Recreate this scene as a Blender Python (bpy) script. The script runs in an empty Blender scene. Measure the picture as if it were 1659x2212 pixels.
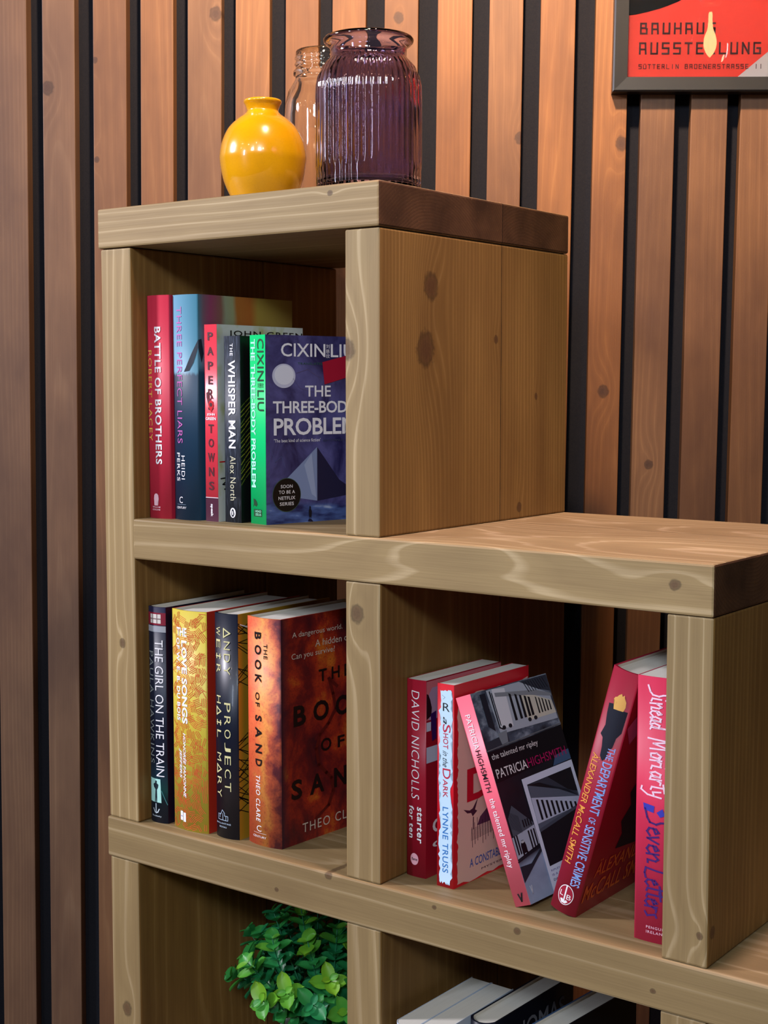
import bpy, bmesh, math, random
from mathutils import Vector, Matrix, noise

SC = bpy.context.scene
COL = SC.collection
FZ = 1.10                       # height of the third shelf above the floor
random.seed(7)
PI = math.pi

# ------------------------------------------------------------------ camera
cam_d = bpy.data.cameras.new('camera')
cam = bpy.data.objects.new('camera', cam_d)
COL.objects.link(cam)
yaw, pitch, roll = 0.64113, -0.08701, -0.00034
fw = Vector((-math.sin(yaw) * math.cos(pitch), math.cos(yaw) * math.cos(pitch), math.sin(pitch)))
rt = Vector((math.cos(yaw), math.sin(yaw), 0))
up = rt.cross(fw)
m = Matrix((rt, up, -fw)).transposed().to_4x4()
m.translation = Vector((1.24488, -1.12586, 0.50091 + FZ))
cam.matrix_world = m
cam_d.sensor_fit = 'HORIZONTAL'
cam_d.sensor_width = 36.0
cam_d.lens = 3103.35 / 1659 * 36.0
cam_d.clip_start = 0.05
SC.camera = cam

# ------------------------------------------------------------------ view + world
SC.view_settings.view_transform = 'Standard'
SC.view_settings.look = 'None'
SC.view_settings.exposure = 0.0
SC.view_settings.gamma = 1.0
SC.view_settings.use_curve_mapping = False
world = bpy.data.worlds.new('room_ambience')
SC.world = world
world.use_nodes = True
bg = world.node_tree.nodes['Background']
bg.inputs[0].default_value = (0.55, 0.68, 1.0, 1)
bg.inputs[1].default_value = 0.012


def aim(o, target):
    d = Vector(target) - o.location
    o.rotation_euler = d.to_track_quat('-Z', 'Y').to_euler()


def lamp(name, kind, loc, target, power, color, size=0.1, size_y=None, cone=None, blend=0.6):
    l = bpy.data.lights.new(name, kind)
    l.energy = power
    l.color = color
    if kind == 'AREA':
        l.shape = 'RECTANGLE' if size_y else 'DISK'
        l.size = size
        if size_y:
            l.size_y = size_y
    else:
        l.shadow_soft_size = size
        if kind == 'SPOT':
            l.spot_size = math.radians(cone)
            l.spot_blend = blend
    o = bpy.data.objects.new(name, l)
    COL.objects.link(o)
    o.location = (loc[0], loc[1], loc[2] + FZ)
    aim(o, (target[0], target[1], target[2] + FZ))
    return o


# warm ceiling lamp close to the slat wall, above the shelf
lamp('wall_spot', 'SPOT', (0.56, -0.20, 1.62), (0.157, 0.495, 1.30), 212, (1.0, 0.71, 0.47), 0.045, cone=104, blend=1.0)
# pinkish fill, added to brighten the upward faces at the bookcase step
lamp('top_fill', 'SPOT', (0.70, -0.04, 1.75), (0.68, 0.06, 0.35), 105, (1.0, 0.72, 0.74), 0.05, cone=42, blend=0.5)
# cool ceiling lamp out to the left, in front of the bookcase
lamp('cool_lamp', 'AREA', (-1.55, -1.45, 1.55), (0.10, 0.0, 0.45), 76, (0.90, 0.86, 0.97), 0.30)
# tall daylight window and cool square ceiling panels of the hall, behind the camera
lamp('window_light', 'AREA', (-0.45, -3.7, 1.25), (0.3, 0.0, 0.5), 40, (0.70, 0.80, 1.0), 0.22, 1.3)
for x, y, w in ((1.0, -3.4, 22), (2.1, -2.9, 52)):
    lamp('hall_panel', 'AREA', (x, y, 1.95), (0.5, 0.0, 0.4), w, (0.76, 0.87, 1.0), 0.42, 0.42)
lamp('hall_light', 'AREA', (2.4, -2.4, 2.0), (0.4, 0.0, 0.3), 5, (1.0, 0.82, 0.58), 0.2)
for i, (x, y) in enumerate([(-0.6, -2.2), (0.2, -2.4), (1.0, -1.9), (-1.0, -3.0), (0.2, -4.2), (2.2, -3.0), (1.5, -4.6), (-0.5, -4.4), (-1.6, -2.2), (0.9, -2.6)]):
    lamp('hall_spot', 'AREA', (x, y, 1.95), (x, y, 0), 2.2, (1.0, 0.86, 0.66), 0.085)

# ------------------------------------------------------------------ helpers


def lin(c):
    return tuple((v / 12.92 if v <= 0.04045 else ((v + 0.055) / 1.055) ** 2.4) for v in (x / 255 for x in c))


MATS = {}


def M(c, rough=0.45, spec=0.5, coat=0.0, name=None):
    """plain material from an sRGB triple"""
    key = (tuple(c), rough, spec, coat)
    if key in MATS:
        return MATS[key]
    mt = bpy.data.materials.new(name or 'print_%d_%d_%d' % tuple(c))
    mt.use_nodes = True
    b = mt.node_tree.nodes['Principled BSDF']
    b.inputs['Base Color'].default_value = (*lin(c), 1)
    b.inputs['Roughness'].default_value = rough
    b.inputs['Specular IOR Level'].default_value = spec
    b.inputs['Coat Weight'].default_value = coat
    b.inputs['Coat Roughness'].default_value = 0.08
    MATS[key] = mt
    return mt


class NT:
    """tiny node-tree builder"""

    def __init__(s, name):
        s.mat = bpy.data.materials.new(name)
        s.mat.use_nodes = True
        s.t = s.mat.node_tree
        s.bsdf = s.t.nodes['Principled BSDF']

    def n(s, typ, **kw):
        nd = s.t.nodes.new(typ)
        for k, v in kw.items():
            setattr(nd, k, v)
        return nd

    def put(s, sock, v):
        if isinstance(v, bpy.types.NodeSocket):
            s.t.links.new(v, sock)
        elif v is not None:
            sock.default_value = v

    def math(s, op, a, b=None, c=None, clamp=False):
        nd = s.n('ShaderNodeMath', operation=op, use_clamp=clamp)
        for i, v in enumerate((a, b, c)):
            if v is not None:
                s.put(nd.inputs[i], v)
        return nd.outputs[0]

    def vmath(s, op, a, b=None):
        nd = s.n('ShaderNodeVectorMath', operation=op)
        s.put(nd.inputs[0], a)
        if b is not None:
            s.put(nd.inputs[1], b)
        return nd.outputs['Value'] if op == 'LENGTH' else nd.outputs[0]

    def noise(s, vec, scale, detail=3, rough=0.5, dist=0.0):
        nd = s.n('ShaderNodeTexNoise')
        s.put(nd.inputs['Vector'], vec)
        nd.inputs['Scale'].default_value = scale
        nd.inputs['Detail'].default_value = detail
        nd.inputs['Roughness'].default_value = rough
        nd.inputs['Distortion'].default_value = dist
        return nd.outputs['Fac']

    def ramp(s, fac, stops, interp='LINEAR'):
        nd = s.n('ShaderNodeValToRGB')
        s.put(nd.inputs[0], fac)
        cr = nd.color_ramp
        cr.interpolation = interp
        while len(cr.elements) < len(stops):
            cr.elements.new(0.5)
        for e, (p, c) in zip(cr.elements, stops):
            e.position = p
            e.color = (*c, 1) if len(c) == 3 else c
        return nd.outputs[0]

    def mix(s, fac, a, b, blend='MIX'):
        nd = s.n('ShaderNodeMix', data_type='RGBA', blend_type=blend)
        s.put(nd.inputs[0], fac)
        s.put(nd.inputs[6], (*a, 1) if isinstance(a, tuple) and len(a) == 3 else a)
        s.put(nd.inputs[7], (*b, 1) if isinstance(b, tuple) and len(b) == 3 else b)
        return nd.outputs[2]

    def attr(s, name):
        nd = s.n('ShaderNodeAttribute', attribute_name=name)
        return nd.outputs['Vector'], nd.outputs['Fac'], nd.outputs['Color']

    def bump(s, h, strength, dist=0.001):
        nd = s.n('ShaderNodeBump')
        nd.inputs['Strength'].default_value = strength
        nd.inputs['Distance'].default_value = dist
        s.put(nd.inputs['Height'], h)
        s.put(s.bsdf.inputs['Normal'], nd.outputs[0])


def wood(name, light, mid, dark, spacing=0.0065, knots=(), rough=0.55, blotch=0.35, tint=None, knotcol=(0.046, 0.022, 0.010), warp=0.006):
    """solid-wood shader: rings around a pith, in plank coordinates gc=(along, across, through), knots in raw coordinates kp"""
    t = NT(name)
    gc, _, _ = t.attr('gc')
    kp, _, _ = t.attr('kp')
    nz = t.n('ShaderNodeTexNoise')
    t.put(nz.inputs['Vector'], t.vmath('MULTIPLY', gc, (1.6, 9, 9)))
    nz.inputs['Scale'].default_value = 1.0
    nz.inputs['Detail'].default_value = 3
    wv = t.vmath('MULTIPLY', t.vmath('SUBTRACT', nz.outputs['Color'], (0.5, 0.5, 0.5)), (0, warp * 2, warp * 2))
    p = t.vmath('ADD', gc, wv)
    r = t.vmath('LENGTH', t.vmath('MULTIPLY', p, (0.012, 1, 1)))
    kmask = None
    kring = None
    for (mode, ka, kb, size) in knots:
        ax = (1, 1, 0) if mode[:2] == 'ab' else (1, 0, 1)
        off = (ka, kb, 0) if mode[:2] == 'ab' else (ka, 0, kb)
        d = t.vmath('MULTIPLY', t.vmath('SUBTRACT', kp, off), ax)
        dl = t.vmath('LENGTH', t.vmath('MULTIPLY', d, (0.42 / size, 1 / size, 1 / size)))
        g = t.math('EXPONENT', t.math('MULTIPLY', t.math('POWER', dl, 2.0), -0.33))
        r = t.math('ADD', r, t.math('MULTIPLY', g, size * 0.9))
        dk = t.vmath('LENGTH', t.vmath('MULTIPLY', d, (0.85 / size, 1 / size, 1 / size)))
        dk = t.math('ADD', dk, t.math('MULTIPLY', t.math('SUBTRACT', t.noise(kp, 160, 2), 0.5), 0.5))
        if mode[-1] == '-':
            continue
        km = t.math('SUBTRACT', 1.0, t.math('SMOOTH_MIN', 1.0, t.math('POWER', t.math('MULTIPLY', dk, 1.35), 5), 0.1), clamp=True)
        rim = t.math('SUBTRACT', 1.0, t.math('MULTIPLY', t.math('ABSOLUTE', t.math('SUBTRACT', dk, 0.72)), 4.5), clamp=True)
        kmask = km if kmask is None else t.math('MAXIMUM', kmask, km)
        kring = rim if kring is None else t.math('MAXIMUM', kring, rim)
    ph = t.math('ADD', t.math('DIVIDE', r, spacing), t.math('MULTIPLY', t.noise(t.vmath('MULTIPLY', gc, (1.0, 24, 24)), 1, 2), 2.2))
    fr = t.math('FRACT', ph)
    half = tuple(0.72 * a + 0.28 * b for a, b in zip(mid, dark))
    lt = tuple(0.35 * a + 0.65 * b for a, b in zip(mid, light))
    ring = t.ramp(fr, [(0.0, mid), (0.45, half), (0.78, mid), (0.90, lt), (0.95, lt), (1.0, mid)])
    streak = t.noise(t.vmath('MULTIPLY', gc, (0.7, 90, 90)), 1, 3, 0.6)
    ring = t.mix(t.ramp(streak, [(0.40, (0, 0, 0)), (0.72, (0.55, 0.55, 0.55))]), ring, half)
    fine = t.noise(t.vmath('MULTIPLY', gc, (9, 620, 620)), 1, 3, 0.6)
    col = t.mix(t.math('MULTIPLY', t.math('SUBTRACT', fine, 0.40, clamp=True), 0.8), ring, dark)
    bl = t.noise(t.vmath('MULTIPLY', gc, (3.2, 15, 15) if not tint else (3.4, 9, 9)), 1, 4, 0.6)
    col = t.mix(t.math('MULTIPLY', t.ramp(bl, [(0.35, (0, 0, 0)), (0.75, (1, 1, 1))]), blotch), col, dark)
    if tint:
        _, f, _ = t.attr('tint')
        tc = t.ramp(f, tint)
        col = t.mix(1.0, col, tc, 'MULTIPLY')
    if kmask is not None:
        kc = t.mix(t.noise(kp, 420, 2), knotcol, tuple(2.6 * v for v in knotcol))
        col = t.mix(t.math('MULTIPLY', kmask, 0.80), col, kc)
        col = t.mix(t.math('MULTIPLY', kring, 0.55), col, tuple(0.5 * v for v in knotcol))
    if not tint:
        sx = t.n('ShaderNodeSeparateXYZ')
        t.put(sx.inputs[0], kp)
        dd = t.math('ADD', t.math('ABSOLUTE', t.math('SUBTRACT', sx.outputs[1], 0.2245)), t.math('MULTIPLY', t.math('SUBTRACT', t.noise(kp, 60, 2), 0.5), 0.0006))
        col = t.mix(t.math('SUBTRACT', 1.0, t.math('DIVIDE', dd, 0.0011), clamp=True), col, (0.012, 0.006, 0.003))
    t.put(t.bsdf.inputs['Base Color'], col)
    t.put(t.bsdf.inputs['Roughness'], t.math('ADD', rough, t.math('MULTIPLY', fine, 0.12)))
    t.bsdf.inputs['Specular IOR Level'].default_value = 0.35
    t.bump(t.math('ADD', t.math('MULTIPLY', fr, 0.35), fine), 0.22, 0.0005)
    return t.mat


def endgrain(name, light, dark):
    t = NT(name)
    gc, _, _ = t.attr('gc')
    nz = t.n('ShaderNodeTexNoise')
    t.put(nz.inputs['Vector'], gc)
    nz.inputs['Scale'].default_value = 16
    wv = t.vmath('MULTIPLY', t.vmath('SUBTRACT', nz.outputs['Color'], (0.5, 0.5, 0.5)), (0, 0.012, 0.012))
    r = t.vmath('LENGTH', t.vmath('MULTIPLY', t.vmath('ADD', gc, wv), (0, 1, 1)))
    fr = t.math('FRACT', t.math('DIVIDE', r, 0.0034))
    sp = t.noise(gc, 420, 3, 0.7)
    bl = t.noise(gc, 22, 4)
    col = t.mix(t.math('MULTIPLY', fr, 0.55), dark, light)
    col = t.mix(t.ramp(bl, [(0.35, (0, 0, 0)), (0.7, (1, 1, 1))]), col, tuple(0.55 * v for v in dark))
    col = t.mix(t.ramp(sp, [(0.68, (0, 0, 0)), (0.76, (1, 1, 1))]), col, tuple(2.0 * v for v in light))
    kp, _, _ = t.attr('kp')
    sx = t.n('ShaderNodeSeparateXYZ')
    t.put(sx.inputs[0], kp)
    dd = t.math('ABSOLUTE', t.math('SUBTRACT', sx.outputs[1], 0.2245))
    col = t.mix(t.math('SUBTRACT', 1.0, t.math('DIVIDE', dd, 0.0010), clamp=True), col, (0.008, 0.004, 0.002))
    t.put(t.bsdf.inputs['Base Color'], col)
    t.bsdf.inputs['Roughness'].default_value = 0.62
    t.bsdf.inputs['Specular IOR Level'].default_value = 0.3
    t.bump(t.math('ADD', fr, sp), 0.3, 0.0005)
    return t.mat


def link(name, me, parent=None, mats=()):
    o = bpy.data.objects.new(name, me)
    COL.objects.link(o)
    for x in mats:
        me.materials.append(x)
    if parent:
        o.parent = parent
    return o


def tag(o, label=None, cat=None, group=None, kind=None):
    if label:
        o['label'] = label
    if cat:
        o['category'] = cat
    if group:
        o['group'] = group
    if kind:
        o['kind'] = kind
    return o


def empty(name, loc, rot=(0, 0, 0)):
    o = bpy.data.objects.new(name, None)
    o.empty_display_size = 0.05
    COL.objects.link(o)
    o.location = loc
    o.rotation_euler = rot
    return o


def bm_new():
    bm = bmesh.new()
    bm.verts.layers.float_vector.new('gc')
    bm.verts.layers.float_vector.new('kp')
    bm.verts.layers.float.new('tint')
    return bm


def plank(bm, lo, hi, order, pith, bevel=0.0022, off=0.0, tint=0.5, end_axis=True, seam=None):
    """bevelled plank lo..hi; order = axes (along, across, through); pith = ring centre relative to the plank centre"""
    lo, hi = Vector(lo), Vector(hi)
    t = bmesh.new()
    bmesh.ops.create_cube(t, size=1.0)
    c, s = (lo + hi) / 2, hi - lo
    for v in t.verts:
        v.co = Vector((v.co.x * s.x, v.co.y * s.y, v.co.z * s.z)) + c
    ed = [e for e in t.edges if seam is None or not all(abs(v.co.y - seam) < 1e-5 for v in e.verts)]
    bmesh.ops.bevel(t, geom=ed, offset=bevel, segments=2, affect='EDGES', profile=0.5)
    L1, L2, L3 = bm.verts.layers.float_vector['gc'], bm.verts.layers.float_vector['kp'], bm.verts.layers.float['tint']
    mp = {}
    for v in t.verts:
        nv = bm.verts.new(v.co)
        a, b_, c_ = (v.co[i] for i in order)
        nv[L2] = (a, b_, c_)
        nv[L1] = (a + off, b_ - c[order[1]] - pith[0], c_ - c[order[2]] - pith[1])
        nv[L3] = tint
        mp[v] = nv
    for f in t.faces:
        nf = bm.faces.new([mp[v] for v in f.verts])
        nf.smooth = False
        if end_axis and abs(f.normal[order[0]]) > 0.75:
            nf.material_index = 1
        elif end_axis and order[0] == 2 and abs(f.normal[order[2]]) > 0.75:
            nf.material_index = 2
    t.free()


def bm_finish(bm, name, parent=None, mats=(), smooth=False):
    me = bpy.data.meshes.new(name)
    bmesh.ops.recalc_face_normals(bm, faces=bm.faces[:])
    bm.to_mesh(me)
    bm.free()
    if smooth:
        for p in me.polygons:
            p.use_smooth = True
    return link(name, me, parent, mats)


# ------------------------------------------------------------------ wall with timber slats, floor
WD = Vector((0.84119225, 0.54073617, 0))       # along the wall
WN = Vector((-0.54073617, 0.84119225, 0))      # into the wall
WOFF = 0.33183                                  # distance of the slat faces along WN


def wp(s, z, t=0.0):
    """point on the slat plane: s along, z above third shelf, t metres in front"""
    p = WD * s + WN * (WOFF - t)
    return Vector((p.x, p.y, z + FZ))


WROT = (0, 0, math.atan2(WD.y, WD.x))
W0 = wp(0, -FZ)
slats_mm = [(-230.5, -182.7), (-161.1, -116.6), (-91.3, -45.8), (-26.3, 18.4), (37.8, 83.8), (102.7, 149.0), (170.2, 214.5),
            (232.8, 277.7), (302.4, 347.3), (373.0, 418.9), (441.4, 485.8), (508.9, 554.3), (580.9, 624.3), (642.4, 687.0),
            (708.1, 755.5), (772.3, 816.5)]
for k in range(1, 24):
    slats_mm.append((816.5 + 67 * k - 45, 816.5 + 67 * k))
for k in range(1, 8):
    slats_mm.insert(0, (-230.5 - 67 * k, -182.7 - 67 * k))
S0 = 7
bm = bmesh.new()
v = [bm.verts.new(x) for x in ((-0.75, 0.022, 0), (2.42, 0.022, 0), (2.42, 0.022, 2.9), (-0.75, 0.022, 2.9),
                              (-0.75, 0.10, 0), (2.42, 0.10, 0), (2.42, 0.10, 2.9), (-0.75, 0.10, 2.9))]
for f in ((0, 1, 2, 3), (5, 4, 7, 6), (4, 0, 3, 7), (1, 5, 6, 2), (3, 2, 6, 7), (4, 5, 1, 0)):
    bm.faces.new([v[i] for i in f])
t = NT('black_wall_felt')
tc = t.n('ShaderNodeTexCoord')
t.put(t.bsdf.inputs['Base Color'], t.mix(t.noise(tc.outputs['Object'], 700, 2), (0.007, 0.0085, 0.014), (0.018, 0.017, 0.020)))
t.bsdf.inputs['Roughness'].default_value = 0.95
t.bsdf.inputs['Specular IOR Level'].default_value = 0.1
wall = bm_finish(bm, 'wall_back', None, [t.mat])
wall.location = W0
wall.rotation_euler = WROT
tag(wall, kind='structure')

slat_tints = [(0.0, (0.80, 0.90, 1.15)), (0.25, (0.88, 0.96, 1.20)), (0.5, (0.98, 0.97, 1.02)), (0.75, (1.12, 0.92, 0.66)), (1.0, (1.30, 1.02, 0.66))]  # stain tones; the low end has the wall's cool light mixed into its colour
zk = FZ
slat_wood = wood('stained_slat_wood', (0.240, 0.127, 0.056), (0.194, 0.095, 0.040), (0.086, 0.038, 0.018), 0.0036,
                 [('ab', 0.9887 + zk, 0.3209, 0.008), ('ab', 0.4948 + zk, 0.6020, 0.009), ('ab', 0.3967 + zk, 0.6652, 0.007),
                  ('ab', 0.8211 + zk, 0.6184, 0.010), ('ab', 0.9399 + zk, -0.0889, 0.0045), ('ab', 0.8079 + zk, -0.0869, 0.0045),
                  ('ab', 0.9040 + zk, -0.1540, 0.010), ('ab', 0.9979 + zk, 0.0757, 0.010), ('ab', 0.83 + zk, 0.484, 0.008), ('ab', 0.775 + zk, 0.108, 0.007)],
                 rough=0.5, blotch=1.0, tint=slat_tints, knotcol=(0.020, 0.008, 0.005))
slat_side = M((74, 40, 20), 0.6, 0.3, name='slat_side_stain')
bm = bm_new()
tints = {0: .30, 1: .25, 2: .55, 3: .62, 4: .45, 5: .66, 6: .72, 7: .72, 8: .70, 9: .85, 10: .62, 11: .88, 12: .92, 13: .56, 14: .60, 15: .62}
for i, (a, b) in enumerate(slats_mm):
    j = i - S0
    random.seed(50 + i)
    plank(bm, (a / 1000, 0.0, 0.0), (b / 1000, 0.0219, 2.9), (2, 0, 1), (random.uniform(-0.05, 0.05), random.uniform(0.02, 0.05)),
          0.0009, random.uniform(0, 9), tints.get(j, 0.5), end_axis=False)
for f in bm.faces:
    if abs(f.normal.x) > 0.9:
        f.material_index = 1
for v in bm.verts:
    v.co.x += (v.co.z - (0.97 + FZ)) * 0.0110
cl = bm_finish(bm, 'slat_cladding', wall, [slat_wood, slat_side])
tag(cl, 'vertical brown stained timber slats with dark gaps between')

bm = bmesh.new()
v = [bm.verts.new(x) for x in ((-3, -5, 0), (4, -5, 0), (4, 2.5, 0), (-3, 2.5, 0))]
bm.faces.new(v)
t = NT('floor_boards')
tc = t.n('ShaderNodeTexCoord')
br = t.n('ShaderNodeTexBrick')
t.put(br.inputs['Vector'], tc.outputs['Object'])
br.inputs['Scale'].default_value = 1.0
br.inputs['Brick Width'].default_value = 1.6
br.inputs['Row Height'].default_value = 0.14
br.inputs['Mortar Size'].default_value = 0.002
br.inputs['Color1'].default_value = (0.12, 0.075, 0.045, 1)
br.inputs['Color2'].default_value = (0.16, 0.10, 0.06, 1)
br.inputs['Mortar'].default_value = (0.02, 0.014, 0.01, 1)
t.put(t.bsdf.inputs['Base Color'], br.outputs['Color'])
t.bsdf.inputs['Roughness'].default_value = 0.4
fl = bm_finish(bm, 'floor', None, [t.mat])
tag(fl, kind='structure')

# ------------------------------------------------------------------ bookcase
D = 0.3707
A0, M0, M1, R0, R1, E2 = 0.0503, 0.3544, 0.3984, 0.7070, 0.7505, 0.7512
ZT, ZT0, Z2, Z2B, Z3B = 0.7003, 0.6555, 0.3520, 0.3065, -0.04725
X3 = 1.1040
case = empty('bookcase', (0, 0, 0))
tag(case, 'chunky brown wooden stepped bookcase standing in front of the slat wall', 'bookcase')
LIGHT, MID, DARK = (0.56, 0.42, 0.235), (0.335, 0.232, 0.102), (0.165, 0.100, 0.040)
END = endgrain('dark_end_grain', (0.165, 0.078, 0.033), (0.085, 0.037, 0.016))
wid = [0]


def board(name, lo, hi, order, knots=(), label=None, spacing=0.005, shade=1.0, pith=None, blotch=0.5):
    """a bookcase board of two planks glued side by side in depth"""
    wid[0] += 1
    random.seed(300 + wid[0])
    kn = []
    for k in knots:
        mode, a, b, s = k
        if order[0] == 2:
            a += FZ
        if mode[:2] == 'ac' and order[2] == 2:
            b += FZ
        kn.append((mode, a, b, s))
    sh = lambda c: tuple(v * shade for v in c)
    mt = wood('stained_pine_%s' % 'abcdefghijklmnopqrstuvwxyz'[wid[0] % 26], sh(LIGHT), sh(MID), sh(DARK), spacing, kn, blotch=blotch)
    bm = bm_new()
    for (ya, yb, sm) in ((lo[1], 0.2245, 0.2245), (0.2245, hi[1], 0.2245)):
        pt = pith or (random.uniform(-0.05, 0.05), random.choice((-1, 1)) * random.uniform(0.03, 0.07))
        plank(bm, (lo[0], ya, lo[2] + FZ), (hi[0], yb, hi[2] + FZ), order, pt, 0.0022, random.uniform(0, 9), seam=sm)
    ms = [mt, END]
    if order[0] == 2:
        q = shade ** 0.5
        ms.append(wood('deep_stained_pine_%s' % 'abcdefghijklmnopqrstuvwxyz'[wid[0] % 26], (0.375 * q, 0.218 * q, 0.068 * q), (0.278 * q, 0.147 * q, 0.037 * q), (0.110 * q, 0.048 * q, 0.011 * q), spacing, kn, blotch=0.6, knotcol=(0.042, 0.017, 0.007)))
    o = bm_finish(bm, name, case, ms)
    if label:
        o['label'] = label
    return o


XS, ZS = (0, 1, 2), (2, 1, 0)
board('top_board', (0, 0, ZT0 + 0.0006), (M1, D, ZT), XS, [('ac', 0.338, 0.692, 0.0035)], spacing=0.0075, pith=(-0.02, -0.09))
board('shelf_board', (A0, 0, Z2B), (E2, D, Z2), XS, [('ac', 0.715, 0.332, 0.006), ('ac-', 0.487, 0.372, 0.030)], spacing=0.010, shade=0.98, pith=(-0.03, 0.075))
board('shelf_board', (0, 0, Z3B), (X3, D, 0), XS,
      [('ac', 0.262, -0.033, 0.0030), ('ac', 0.333, -0.003, 0.0050), ('ac', 0.466, -0.007, 0.0028), ('ac', 0.561, -0.009, 0.0042), ('ac', 0.701, -0.031, 0.003)],
      spacing=0.016, shade=0.86, pith=(-0.02, -0.10), blotch=0.5)
S = 0.0022
board('upright', (0.002, S, 0), (A0, D, ZT0), ZS, [('ac', 0.207, 0.028, 0.006)], spacing=0.0075, shade=1.08, pith=(-0.02, 0.08))
board('upright', (M0, S, Z2), (M1 - 0.0006, D, ZT0), ZS,
      [('ac', 0.538, 0.357, 0.012), ('ab', 0.603, 0.089, 0.0150), ('ab', 0.539, 0.080, 0.0190), ('ab', 0.552, 0.214, 0.005), ('ab', 0.49, 0.300, 0.004), ('ab', 0.365, 0.265, 0.006)],
      spacing=0.0058, pith=(-0.22, 0.03), blotch=0.30)
board('upright', (M0, S, 0), (M1, D, Z2B), ZS, [('ac', 0.274, 0.369, 0.010)], spacing=0.006, shade=0.95)
board('upright', (R0, S, 0), (R1, D, Z2B), ZS, [('ac', 0.028, 0.743, 0.0036), ('ab', 0.03, 0.012, 0.006), ('ab', 0.05, 0.20, 0.006)], spacing=0.0055, shade=0.92)
board('upright', (0.002, S, -0.3515), (0.0485, D, Z3B), ZS, [('ac', -0.228, 0.026, 0.009)], spacing=0.009, shade=0.92)
board('upright', (M0 + 0.0002, S, -0.3515), (M1 + 0.0002, D, Z3B), ZS, spacing=0.0055, shade=0.9)
board('upright', (R0, S, -0.3515), (R1, D, Z3B), ZS, spacing=0.0055, shade=0.9)
board('upright', (1.058, S, -0.3515), (1.1025, D, Z3B), ZS, shade=0.9)
for zt in (-0.3515, -0.703, -1.0545):
    board('shelf_board', (0, 0, zt - 0.0455), (X3, D, zt), XS, shade=0.9)
    if zt > -1.0:
        zb = {-0.3515: -0.703, -0.703: -1.0545}[zt]
        for xa in (0.002, M0, R0, 1.058):
            board('upright', (xa, S, zb), (xa + 0.044, D, zt - 0.0455), ZS, shade=0.9)

# ------------------------------------------------------------------ lettering and print helpers
GL = {}


def glyphs(text, bold=0.0, shear=0.0, space=1.0):
    key = (text, bold, shear, space)
    if key in GL:
        return GL[key]
    c = bpy.data.curves.new('lettering', 'FONT')
    c.body = text
    c.size = 1.0
    c.offset = bold
    c.shear = shear
    c.space_character = space
    c.resolution_u = 3
    o = bpy.data.objects.new('lettering', c)
    COL.objects.link(o)
    dg = bpy.context.evaluated_depsgraph_get()
    ev = o.evaluated_get(dg)
    me = ev.to_mesh()
    vs = [(v.co.x, v.co.y) for v in me.vertices]
    fs = [tuple(p.vertices) for p in me.polygons]
    ev.to_mesh_clear()
    bpy.data.objects.remove(o)
    bpy.data.curves.remove(c)
    x0, x1 = min(v[0] for v in vs), max(v[0] for v in vs)
    y0, y1 = min(v[1] for v in vs), max(v[1] for v in vs)
    vs = [((x - x0) / (x1 - x0), (y - y0) / max(1e-6, y1 - y0)) for x, y in vs]
    GL[key] = (vs, fs)
    return GL[key]


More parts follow.
